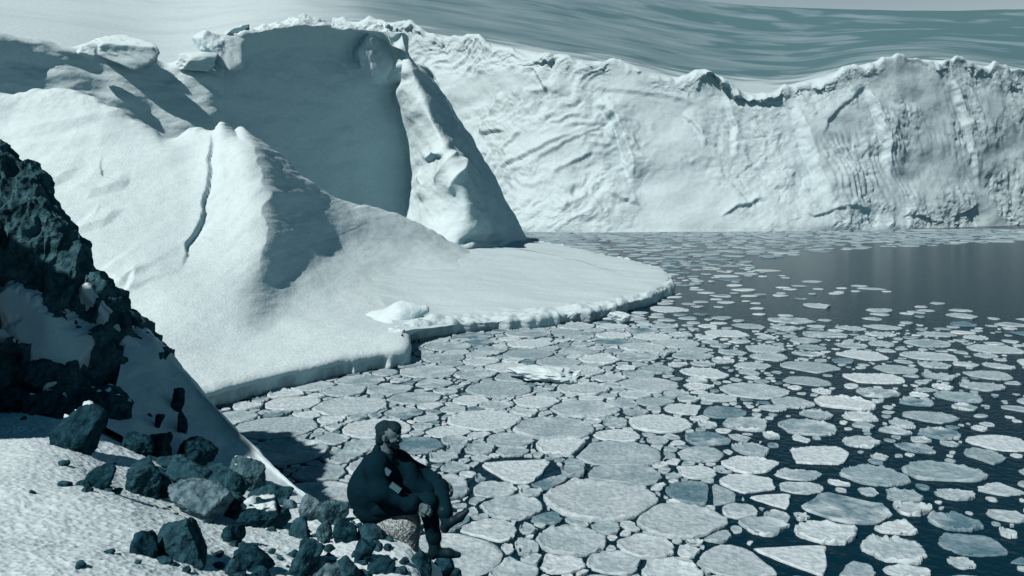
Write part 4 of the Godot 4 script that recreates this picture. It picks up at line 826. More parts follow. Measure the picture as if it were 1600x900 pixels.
func make_ridge():
	var root := base("rock_ridge")
	tag(root, "steep dark rock ridge streaked with snow, above the near snow bank", "rock ridge")
	var rows := [
		[Vector3(-10.092, -0.5, -17.1), Vector3(-9.123, -0.5, -17.1), Vector3(-8.508, -0.5, -16.9), Vector3(-7.908, -0.5, -16.7), Vector3(-7.586, -0.5, -16.6), Vector3(-7.231, -0.5, -16.5), Vector3(-7, -0.5, -16.5), Vector3(-6.723, -0.5, -16.5), Vector3(-6.35, -0.5, -16.4), Vector3(-5.846, -0.5, -16.3), Vector3(-5.44, -0.5, -16.2), Vector3(-5.201, -0.5, -16.1)],
		[Vector3(-9.892, 6.201, -13.4), Vector3(-8.923, 5.91, -13.4), Vector3(-8.308, 5.556, -13.2), Vector3(-7.708, 5.251, -13), Vector3(-7.386, 5.004, -12.9), Vector3(-7.031, 4.816, -12.8), Vector3(-6.8, 4.373, -12.8), Vector3(-6.523, 3.948, -12.8), Vector3(-6.15, 3.588, -12.7), Vector3(-5.646, 3.016, -12.6), Vector3(-5.24, 2.652, -12.5), Vector3(-5.001, 2.455, -12.4)],
		[Vector3(-9.692, 6.551, -12.6), Vector3(-8.723, 6.26, -12.6), Vector3(-8.108, 5.906, -12.4), Vector3(-7.508, 5.601, -12.2), Vector3(-7.186, 5.354, -12.1), Vector3(-6.831, 5.166, -12), Vector3(-6.6, 4.723, -12), Vector3(-6.323, 4.298, -12), Vector3(-5.95, 3.938, -11.9), Vector3(-5.446, 3.366, -11.8), Vector3(-5.04, 3.002, -11.7), Vector3(-4.801, 2.805, -11.6)],
		[Vector3(-9.492, 5.092, -11.98), Vector3(-8.502, 4.898, -12), Vector3(-7.837, 4.676, -11.86), Vector3(-7.212, 4.471, -11.72), Vector3(-6.88, 4.311, -11.64), Vector3(-6.527, 4.192, -11.56), Vector3(-6.291, 3.893, -11.56), Vector3(-6.03, 3.587, -11.57), Vector3(-5.684, 3.321, -11.5), Vector3(-5.231, 2.892, -11.42), Vector3(-4.872, 2.611, -11.34), Vector3(-4.66, 2.456, -11.26)],
		[Vector3(-9.093, 4.009, -11.205), Vector3(-8.122, 3.888, -11.25), Vector3(-7.455, 3.759, -11.185), Vector3(-6.843, 3.623, -11.12), Vector3(-6.515, 3.53, -11.065), Vector3(-6.174, 3.462, -11.01), Vector3(-5.939, 3.279, -11.01), Vector3(-5.697, 3.067, -11.033), Vector3(-5.384, 2.874, -11), Vector3(-4.982, 2.558, -10.945), Vector3(-4.668, 2.343, -10.89), Vector3(-4.484, 2.221, -10.835)],
		[Vector3(-8.613, 3.086, -10.368), Vector3(-7.677, 3.024, -10.44), Vector3(-7.03, 2.965, -10.456), Vector3(-6.444, 2.88, -10.472), Vector3(-6.125, 2.844, -10.444), Vector3(-5.801, 2.817, -10.416), Vector3(-5.569, 2.741, -10.416), Vector3(-5.347, 2.614, -10.452), Vector3(-5.069, 2.483, -10.46), Vector3(-4.718, 2.272, -10.432), Vector3(-4.45, 2.116, -10.404), Vector3(-4.294, 2.021, -10.376)],
		[Vector3(-8.038, 2.515, -9.5), Vector3(-7.163, 2.489, -9.6), Vector3(-6.566, 2.463, -9.7), Vector3(-6.031, 2.399, -9.8), Vector3(-5.729, 2.399, -9.8), Vector3(-5.428, 2.399, -9.8), Vector3(-5.202, 2.399, -9.8), Vector3(-5.001, 2.333, -9.85), Vector3(-4.76, 2.243, -9.9), Vector3(-4.455, 2.106, -9.9), Vector3(-4.227, 1.992, -9.9), Vector3(-4.097, 1.916, -9.9)]]
	var nu := 330
	var nv := 330
	var smooth_face := loft(rows, nu, nv)
	var p := displaced(smooth_face, nu, nv, func(q, u, v):
		var a := ridge_noise.get_noise_3d(q.x * 9, q.y * 3.2 + q.x * 1.5, q.z * 7) * .26
		var b := rough_noise.get_noise_3d(q.x * 55, q.y * 24, q.z * 45) * .12
		var blocks := cell_noise.get_noise_3d(q.x * .14, q.y * .08, q.z * .12) * .2
		return a + b + blocks - .02)
	put("rock_face", sheet(p, nu, nv), M.ridge_rock, root)
	# the ridge goes on rising past the edge of the picture and shades its own face
	var crag := [
		[Vector3(-6.6, 2.2, -10.6), Vector3(-7.0, 2.4, -9.4), Vector3(-7.0, 2.6, -8.0), Vector3(-7.1, 2.7, -6.4), Vector3(-7.4, 2.8, -5.0), Vector3(-8.2, 2.9, -3.6), Vector3(-10, 3, -2.6)],
		[Vector3(-7.1, 4.2, -11.3), Vector3(-7.5, 4.6, -9.8), Vector3(-7.7, 5.2, -8.2), Vector3(-7.8, 5.6, -6.5), Vector3(-8.0, 5.8, -5.0), Vector3(-8.8, 5.4, -3.8), Vector3(-10.4, 4.4, -3.2)],
		[Vector3(-7.7, 4.6, -12.3), Vector3(-8.4, 5.8, -10.6), Vector3(-8.8, 7.7, -8.6), Vector3(-8.9, 9.6, -6.6), Vector3(-9.0, 9.9, -4.9), Vector3(-9.8, 8.4, -4.2), Vector3(-11, 5.6, -3.8)],
		[Vector3(-9.5, 4.8, -14), Vector3(-10.4, 6.2, -11.5), Vector3(-10.9, 7.6, -9.2), Vector3(-11.2, 8.6, -7), Vector3(-11.2, 8.8, -5.4), Vector3(-11.5, 7.4, -5), Vector3(-12, 5, -4.6)],
		[Vector3(-12, 0, -16), Vector3(-13.5, 1, -12.5), Vector3(-14, 2, -9.5), Vector3(-14, 3, -7.4), Vector3(-14, 3, -6), Vector3(-14, 3, -5.4), Vector3(-14, 3, -5)]]
	var cp := displaced(loft(crag, 130, 110), 130, 110, func(q, u, v): return ridge_noise.get_noise_3d(q.x * 5, q.y * 3, q.z * 5) * .3 + rough_noise.get_noise_3d(q.x * 30, q.y * 18, q.z * 30) * .12)
	put("crag", sheet(cp, 130, 110), M.ridge_rock, root)
	# snow lying in hollows of the face: patches whose rims sink into the rock
	var spots := [[[Vector3(-6.769, 3.629, -11), Vector3(-6.456, 3.491, -10.9), Vector3(-6.131, 3.322, -10.8), Vector3(-5.735, 3.021, -10.5), Vector3(-5.705, 2.821, -10.3), Vector3(-6.075, 3.125, -10.6), Vector3(-6.438, 3.297, -10.8)], .17, "snow_patch"],
		[[Vector3(-6.015, 3.74, -11.3), Vector3(-5.755, 3.506, -11.1), Vector3(-5.534, 3.281, -10.9), Vector3(-5.4, 3.172, -10.8)], .08, "snow_streak"],
		[[Vector3(-5.331, 3.054, -11), Vector3(-5.167, 2.906, -10.8)], .06, "snow_streak"],
		[[Vector3(-6.646, 3.255, -10.8), Vector3(-6.42, 3.148, -10.7), Vector3(-6.197, 3.084, -10.6)], .06, "snow_streak"],
		[[Vector3(-4.896, 2.68, -10.4), Vector3(-4.739, 2.552, -10.2)], .05, "snow_streak"],
		[[Vector3(-5.841, 3.627, -11.3), Vector3(-5.531, 3.32, -11.2), Vector3(-5.413, 3.207, -11.1)], .05, "snow_streak"]]
	for s in spots:
		var st := PackedVector3Array()
		var line := prepare([[s[0], 2, 1.0, 1.0, 1.0]])
		var pts: PackedVector2Array = line[0][0]
		var cols := PackedInt32Array()
		var index := {}
		var wid: float = s[1]
		# take the part of the smooth face that lies within reach of the line and raise it above the rock there
		var keep := {}
		for j in nv:
			for k in nu:
				var q := smooth_face[j * nu + k]
				if not line[0][5].has_point(Vector2(q.x, q.y)) or j < nv * .3: continue
				var best := 1e9
				for i in pts.size() - 1:
					var c := Geometry2D.get_closest_point_to_segment(Vector2(q.x, q.y), pts[i], pts[i + 1])
					best = minf(best, c.distance_to(Vector2(q.x, q.y)))
				best += rough_noise.get_noise_3d(q.x * 40, q.y * 40, 7) * wid * .7
				if best < wid * 1.6: keep[j * nu + k] = (.12 if wid > .12 else .075) - .34 * smoothstep(.45, 1.5, best / wid)
		for key in keep:
			if keep.has(key + 1) and keep.has(key + nu) and keep.has(key + nu + 1):
				for n in [key, key + nu, key + 1, key + 1, key + nu, key + nu + 1]:
					if not index.has(n):
						index[n] = st.size()
						st.append(smooth_face[n] + Vector3(.45, .35, .8) * (float(keep[n]) * (.75 if wid > .12 else .5) + rough_noise.get_noise_3dv(smooth_face[n] * 20) * .03))
					cols.append(index[n])
		if st.size() > 3: put(s[2], trimesh(st, cols), M.near_snow, root)
	rows = [
		[Vector3(-5.342, -0.4, -14.6), Vector3(-5.064, -0.4, -14.45), Vector3(-4.912, -0.4, -14.35), Vector3(-4.6, -0.4, -14.25), Vector3(-4.273, -0.4, -14.1), Vector3(-3.935, -0.4, -13.9), Vector3(-3.607, -0.4, -13.7), Vector3(-3.288, -0.4, -13.5), Vector3(-2.978, -0.4, -13.3), Vector3(-2.677, -0.4, -13.1), Vector3(-2.401, -0.4, -12.9), Vector3(-2.204, -0.4, -12.8)],
		[Vector3(-5.472, 2.824, -12.55), Vector3(-5.194, 2.645, -12.4), Vector3(-5.042, 2.552, -12.3), Vector3(-4.73, 2.292, -12.2), Vector3(-4.403, 2.029, -12.05), Vector3(-4.065, 1.786, -11.85), Vector3(-3.737, 1.553, -11.65), Vector3(-3.418, 1.355, -11.45), Vector3(-3.108, 1.167, -11.25), Vector3(-2.807, 1.004, -11.05), Vector3(-2.531, 0.874, -10.85), Vector3(-2.334, 0.784, -10.75)],
		[Vector3(-5.492, 3.274, -12), Vector3(-5.214, 3.095, -11.85), Vector3(-5.062, 3.002, -11.75), Vector3(-4.75, 2.742, -11.65), Vector3(-4.423, 2.479, -11.5), Vector3(-4.085, 2.236, -11.3), Vector3(-3.757, 2.003, -11.1), Vector3(-3.438, 1.805, -10.9), Vector3(-3.128, 1.617, -10.7), Vector3(-2.827, 1.454, -10.5), Vector3(-2.551, 1.324, -10.3), Vector3(-2.354, 1.234, -10.2)],
		[Vector3(-5.434, 3.138, -11.79), Vector3(-5.153, 2.966, -11.655), Vector3(-5.001, 2.875, -11.565), Vector3(-4.699, 2.629, -11.475), Vector3(-4.386, 2.388, -11.335), Vector3(-4.057, 2.165, -11.15), Vector3(-3.738, 1.95, -10.97), Vector3(-3.429, 1.77, -10.785), Vector3(-3.127, 1.597, -10.605), Vector3(-2.831, 1.445, -10.425), Vector3(-2.551, 1.32, -10.25), Vector3(-2.347, 1.23, -10.17)],
		[Vector3(-5.223, 2.812, -11.118), Vector3(-4.941, 2.658, -11.031), Vector3(-4.795, 2.569, -10.973), Vector3(-4.526, 2.363, -10.915), Vector3(-4.25, 2.178, -10.807), Vector3(-3.95, 2.006, -10.67), Vector3(-3.663, 1.833, -10.554), Vector3(-3.386, 1.698, -10.417), Vector3(-3.111, 1.561, -10.301), Vector3(-2.83, 1.434, -10.185), Vector3(-2.545, 1.318, -10.09), Vector3(-2.325, 1.225, -10.074)],
		[Vector3(-4.982, 2.58, -10.425), Vector3(-4.708, 2.437, -10.387), Vector3(-4.571, 2.348, -10.363), Vector3(-4.334, 2.173, -10.338), Vector3(-4.095, 2.034, -10.262), Vector3(-3.825, 1.901, -10.175), Vector3(-3.573, 1.758, -10.125), Vector3(-3.328, 1.659, -10.037), Vector3(-3.081, 1.549, -9.988), Vector3(-2.819, 1.438, -9.938), Vector3(-2.533, 1.326, -9.925), Vector3(-2.302, 1.225, -9.975)],
		[Vector3(-4.798, 2.411, -9.9), Vector3(-4.531, 2.274, -9.9), Vector3(-4.402, 2.182, -9.9), Vector3(-4.188, 2.03, -9.9), Vector3(-3.978, 1.924, -9.85), Vector3(-3.732, 1.819, -9.8), Vector3(-3.505, 1.698, -9.8), Vector3(-3.285, 1.625, -9.75), Vector3(-3.06, 1.535, -9.75), Vector3(-2.812, 1.438, -9.75), Vector3(-2.525, 1.329, -9.8), Vector3(-2.285, 1.223, -9.9)],
		[Vector3(-4.707, 2.34, -9.648), Vector3(-4.445, 2.205, -9.666), Vector3(-4.319, 2.112, -9.678), Vector3(-4.118, 1.97, -9.69), Vector3(-3.92, 1.878, -9.652), Vector3(-3.685, 1.785, -9.62), Vector3(-3.472, 1.673, -9.644), Vector3(-3.263, 1.612, -9.612), Vector3(-3.049, 1.53, -9.636), Vector3(-2.809, 1.438, -9.66), Vector3(-2.522, 1.331, -9.74), Vector3(-2.276, 1.222, -9.864)]]
	nu = 260
	nv = 260
	p = displaced(loft(rows, nu, nv), nu, nv, func(q, u, v): return wide_noise.get_noise_3d(q.x * 6, q.y * 6, q.z * 6) * .10 * smoothstep(.3, .45, v) + wide_noise.get_noise_3dv(q * 22) * .025 + rough_noise.get_noise_3dv(q * 34) * .03)
	tag(put("snow_flank", sheet(p, nu, nv), M.near_snow), "smooth shaded snow flank sloping from the rock ridge to the water", "", "", "structure")

func make_blocks():
	var list := [
		[Vector3(-23.04, 12.63, -49.6), Vector3(4.3, 2.2, 2.4), -8, "broad sunlit ice block on the skyline of the snow hill"],
		[Vector3(-22.28, 13, -51), Vector3(1.5, 1.0, 1.2), 20, "small sunlit ice wedge below the broad block on the hill"],
		[Vector3(-24.08, 12.88, -47), Vector3(1.1, .7, 1.0), -15, "small bright ice lump at the far end of the snow hill"],
		[Vector3(-18.73, 13.06, -54.6), Vector3(3.2, 3.1, 2.6), 14, "tall craggy ice block at the brink of the hollow"],
		[Vector3(-19.9, 13.03, -53), Vector3(2.6, 1.3, 1.8), 8, "low jagged ice block beside the tall craggy one"],
		[Vector3(-11.699, 13.92, -68.2), Vector3(4.2, 5.2, 5.0), 2, "hanging square ice tower at the top of the dome"],
		[Vector3(-3.711, 0.1, -27.11), Vector3(.62, .72, .6), 6, "small square ice block in the notch of the ice foot"],
		[Vector3(4.235, 0, -33.16), Vector3(.95, .52, .9), 4, "split ice block afloat under the rim of the tongue"],
		[Vector3(0.787, 0, -22.73), Vector3(2.1, .42, 1.2), 0, "long white heap of broken ice standing on the floes"],
		[Vector3(1.649, 0, -23.05), Vector3(.7, .2, .7), 10, "little ice chunk beside the long white heap"]]
	var k := 0
	for b in list:
		var tower := k == 5 or k == 6
		var o := put("ice_block", stone_mesh(b[1], 500 + k * 7, 12 if tower else 20, .10 if k < 8 else .22, 50.0 if tower else 80.0, k == 6, .55 if tower else .32), M.snow, null, b[0])
		o.rotation_degrees = Vector3(0, 0.0 if tower else 25 * sin(k * 2.1), b[2])
		tag(o, b[3], "ice block", "loose ice blocks")
		k += 1
	# wind-shaped nose of snow with an undercut, between slope and tongue
	var drift := skin([[Vector3(-5.169, 0.126, -32), Vector3(-4.054, 0.541, -31), .6, .46], [Vector3(-4.054, 0.708, -31), Vector3(-3.243, 0.851, -31), .42, .14], [Vector3(-4.769, 0.231, -31), Vector3(-4.292, 0.2, -30), .35, .16]], .06, .6, .09, 2.0)
	tag(put("snow_drift", drift, M.snow), "undercut nose of drifted snow between the slope and the tongue", "snow drift")

func make_rocks():
	var list := [
		[Vector3(-4.229, 2.555, -8.109), Vector3(0.549, 0.449, 0.475), -8, 0.15, "big dark boulder capped with snow at the top of the near snowfield"],
		[Vector3(-3.419, 2.669, -6.674), Vector3(0.205, 0.236, 0.198), 25, 0.10, "small leaning dark stone below the big snow-capped boulder"],
		[Vector3(-3.33, 2.429, -7.361), Vector3(0.328, 0.306, 0.295), 12, 0.20, "rounded dark boulder at the upper edge of the near snow, under the ridge"],
		[Vector3(-2.149, 2.653, -5.353), Vector3(0.362, 0.305, 0.316), 6, 0.18, "largest rough dark boulder lying alone in the near snow"],
		[Vector3(-2.298, 2.722, -5.231), Vector3(0.177, 0.201, 0.170), -12, 0.12, "smaller rock leaning against the largest rough boulder in the near snow"],
		[Vector3(-2.09, 2.456, -6.146), Vector3(0.180, 0.142, 0.154), 10, 0.12, "small dark stone alone between the rough boulder and the rock pile"],
		[Vector3(-2.748, 2.323, -7.131), Vector3(0.603, 0.230, 0.443), 4, 0.50, "long pale slab of rock along the foot of the rubble"],
		[Vector3(-2.545, 2.154, -7.519), Vector3(0.301, 0.208, 0.249), -6, 0.20, "blocky rock at the end of the long pale slab"],
		[Vector3(-2.252, 2.165, -7.283), Vector3(0.471, 0.179, 0.346), 0, 0.15, "broad dark rock with a streak of snow on it, below the rubble"],
		[Vector3(-2.588, 1.798, -8.672), Vector3(0.480, 0.240, 0.370), 10, 0.22, "veined flat rock on top of the broad snow-streaked one"],
		[Vector3(-3.115, 1.576, -9.804), Vector3(0.498, 0.407, 0.431), -14, 0.45, "pointed pale-faced boulder standing against the shaded snow flank"],
		[Vector3(-1.781, 2.49, -5.646), Vector3(0.287, 0.148, 0.222), 6, 0.10, "dark low rock with a pale vein, beside the snow under the rubble"],
		[Vector3(-1.82, 2.524, -5.401), Vector3(0.112, 0.141, 0.112), 0, 0.20, "small stone cut by the bottom edge beneath the dark low rock"],
		[Vector3(-1.7, 2.403, -5.552), Vector3(0.196, 0.145, 0.165), 0, 0.12, "dark stone half below the bottom edge of the picture"],
		[Vector3(-1.755, 2.217, -6.851), Vector3(0.221, 0.158, 0.185), -4, 0.25, "three-sided dark stone with a lit top, beside the rubble"],
		[Vector3(-2.074, 2.111, -7.365), Vector3(0.272, 0.125, 0.206), -22, 0.20, "thin slab tilted against the end of the rubble"],
		[Vector3(-2.191, 1.851, -8.354), Vector3(0.180, 0.167, 0.162), -30, 0.50, "small pale flat stone leaning on the rounded boulder"],
		[Vector3(-1.912, 1.972, -7.84), Vector3(0.241, 0.253, 0.226), 8, 0.55, "pale-topped rounded boulder at the end of the rubble"],
		[Vector3(-1.636, 2.012, -7.676), Vector3(0.354, 0.201, 0.280), -24, 0.45, "pale tilted slab reaching towards the seated person"],
		[Vector3(-1.588, 2.415, -5.765), Vector3(0.115, 0.266, 0.151), 35, 0.20, "narrow upright splinter of rock in the near rock cluster"],
		[Vector3(-1.515, 2.31, -6.234), Vector3(0.182, 0.153, 0.159), 0, 0.30, "rounded grey stone in the middle of the near rock cluster"],
		[Vector3(-1.412, 2.203, -5.865), Vector3(0.361, 0.262, 0.302), 6, 0.55, "large pale rock cut by the bottom edge in the near cluster"],
		[Vector3(-1.526, 2.21, -6.792), Vector3(0.136, 0.157, 0.131), -10, 0.35, "small upright stone beside the cracked dark rock"],
		[Vector3(-1.375, 2.208, -6.721), Vector3(0.207, 0.165, 0.178), 8, 0.15, "cracked dark rock behind the near rock cluster"],
		[Vector3(-1.179, 2.184, -6.78), Vector3(0.240, 0.156, 0.196), 10, 0.20, "flat-topped dark block of stone on the snow below the seated person"],
		[Vector3(-1.244, 2.244, -5.99), Vector3(0.295, 0.203, 0.244), 8, 0.20, "dark wedge of rock behind the large pale one at the bottom edge"],
		[Vector3(-1.183, 2.236, -6.304), Vector3(0.145, 0.194, 0.148), 20, 0.08, "dark upright stone on the snow under the seat rock"],
		[Vector3(-1.028, 2.161, -6.131), Vector3(0.255, 0.208, 0.220), 24, 0.08, "low black rock on the snow close to the bottom edge"],
		[Vector3(-1.787, 1.336, -9.8), Vector3(0.181, 0.121, 0.148), -12, 0.45, "small pale stone just behind the seated person"],
		[Vector3(-1.428, 2.012, -7.8), Vector3(0.204, 0.096, 0.155), 4, 0.30, "flat stone under the back hem of the coat"],
		[Vector3(-0.72, 1.994, -6.459), Vector3(0.179, 0.258, 0.188), 4, 0.10, "dark upright rock between the seat rock and the lower boot"],
		[Vector3(-0.829, 0.507, -9.8), Vector3(0.332, 0.302, 0.296), -4, 0.15, "dark rock under the toe of the lower boot"],
		[Vector3(-0.663, 0.477, -9.8), Vector3(0.166, 0.181, 0.157), 0, 0.12, "little dark stone at the water side of the lower boot"],
		[Vector3(-5.584, 2.42, -9.809), Vector3(0.589, 0.332, 0.464), 8, 0.22, "grey rock with a patch of snow at the foot of the ridge"],
		[Vector3(-5.315, 2.365, -9.843), Vector3(0.348, 0.227, 0.284), -6, 0.25, "grey stone between the snow-capped boulder and the ridge foot"],
		[Vector3(-4.944, 2.338, -9.888), Vector3(0.639, 0.456, 0.533), 14, 0.20, "steep slanting slab behind the snow-capped boulder"],
		[Vector3(-4.675, 2.372, -9.93), Vector3(0.183, 0.168, 0.164), 0, 0.25, "small rounded stone at the foot of the rock face"],
		[Vector3(-5.821, 2.687, -10.227), Vector3(0.708, 0.346, 0.543), -6, 0.20, "wide low rock set into the lower rock face"],
		[Vector3(-5.967, 2.482, -9.92), Vector3(0.382, 0.305, 0.328), 0, 0.15, "rock at the edge of the picture below the ridge snow patch"],
		[Vector3(-4.201, 2.199, -9.148), Vector3(0.436, 0.225, 0.338), 14, 0.12, "dark rock at the start of the rubble below the face"],
		[Vector3(-4.174, 2.004, -9.69), Vector3(0.403, 0.253, 0.326), 6, 0.10, "dark boulder in the upper rubble beside the shaded flank"],
		[Vector3(-3.819, 1.878, -9.85), Vector3(0.455, 0.288, 0.368), 16, 0.12, "dark humped rock at the edge of the shaded snow flank"],
		[Vector3(-3.757, 2.054, -9.011), Vector3(0.347, 0.194, 0.273), 20, 0.20, "flat rock in the middle of the rubble under the humped rock"],
		[Vector3(-3.322, 2.114, -8.338), Vector3(0.590, 0.257, 0.443), 8, 0.20, "broad grey rock in the rubble above the long pale slab"],
		[Vector3(-3.204, 1.838, -9.015), Vector3(0.541, 0.264, 0.414), 14, 0.22, "layered grey rock between the broad one and the pointed boulder"],
		[Vector3(-3.211, 2.344, -7.507), Vector3(0.266, 0.208, 0.227), 8, 0.12, "dark stone at the upper end of the long pale slab"],
		[Vector3(-4.396, 2.286, -10.824), Vector3(0.167, 0.266, 0.183), 10, 0.05, "black rock poking through the shaded snow flank, uppermost"],
		[Vector3(-4.392, 2.225, -10.25), Vector3(0.102, 0.173, 0.116), 20, 0.05, "little black stone in the shaded flank close to the rock face"],
		[Vector3(-4.143, 2.093, -10.438), Vector3(0.120, 0.273, 0.157), -6, 0.05, "narrow black rock in the shaded flank below the uppermost one"],
		[Vector3(-4.165, 2.063, -10.102), Vector3(0.078, 0.109, 0.081), 0, 0.05, "tiny black stone low on the shaded snow flank"]]
	var k := 0
	for r in list:
		var s: Vector3 = r[1]
		var grow := Vector3(1.0, 1.34, .92)
		var tone := clampi(int(r[3] * 6.0), 0, 3)
		var root := base("boulder", r[0] - Vector3(0, s.y * .44, s.z * .26))
		put("stone", stone_mesh(s * grow, 40 + k * 13, 13 + k % 6, .12, 48.0), M["rock%d" % tone], root)
		root.rotation_degrees = Vector3(0, 30 * sin(k * 1.7), -float(r[2]))
		tag(root, r[4], "boulder", "rocks on the near shore")
		if k in [0, 8, 33, 10, 35]: # snow left on the tops, following the stone
			put("snow_cap", cap_of(root.get_child(0).mesh, 60 + k, .88), M.near_snow, root)
		k += 1
	# small stones between the boulders
	var rng := RandomNumberGenerator.new()
	rng.seed = 5
	var stones := []
	for n in 170:
		var r: Array = list[rng.randi_range(0, 44)]
		var c: Vector3 = r[0] + Vector3(rng.randfn() * .28, 0, rng.randfn() * .3)
		var best := 1e9
		var foot := c
		for i in range(0, bank.size(), 23):
			var e := Vector2(bank[i].x - c.x, bank[i].z - c.z).length_squared()
			if e < best:
				best = e
				foot = bank[i]
		if best > .02: continue
		var w := rng.randf_range(.025, .085)
		var st := SurfaceTool.new()
		st.append_from(stone_mesh(Vector3(w * 1.4, w * .8, w), 3000 + n, 8, .08), 0, Transform3D(Basis(Vector3.UP, rng.randf() * TAU), foot - Vector3(0, w * .25, 0)))
		stones.append(st.commit())
	tag(put("rubble", joined(stones), M.rock1), "small dark stones scattered on the snow between the boulders", "rubble", "", "stuff")
	# the seat
	var seat := base("seat_boulder")
	tag(seat, "pale speckled boulder, rounded on top, that the person sits on", "boulder", "rocks on the near shore")
	var bones := [[Vector3(-1.055, 2.232, -7), Vector3(-0.902, 2.272, -6.98), .125, .13], [Vector3(-0.902, 2.272, -6.98), Vector3(-0.855, 2.07, -6.95), .11, .075], [Vector3(-1.103, 2.149, -7.1), Vector3(-0.939, 2.051, -7.1), .12, .12], [Vector3(-1.048, 2.156, -7.25), Vector3(-0.926, 2.067, -7.25), .13, .13], [Vector3(-0.928, 2.051, -7.1), Vector3(-0.874, 1.75, -7.1), .13, .12]]
	put("stone", skin(bones, .014, .06, .012, 9.0), M.seat_rock, seat)

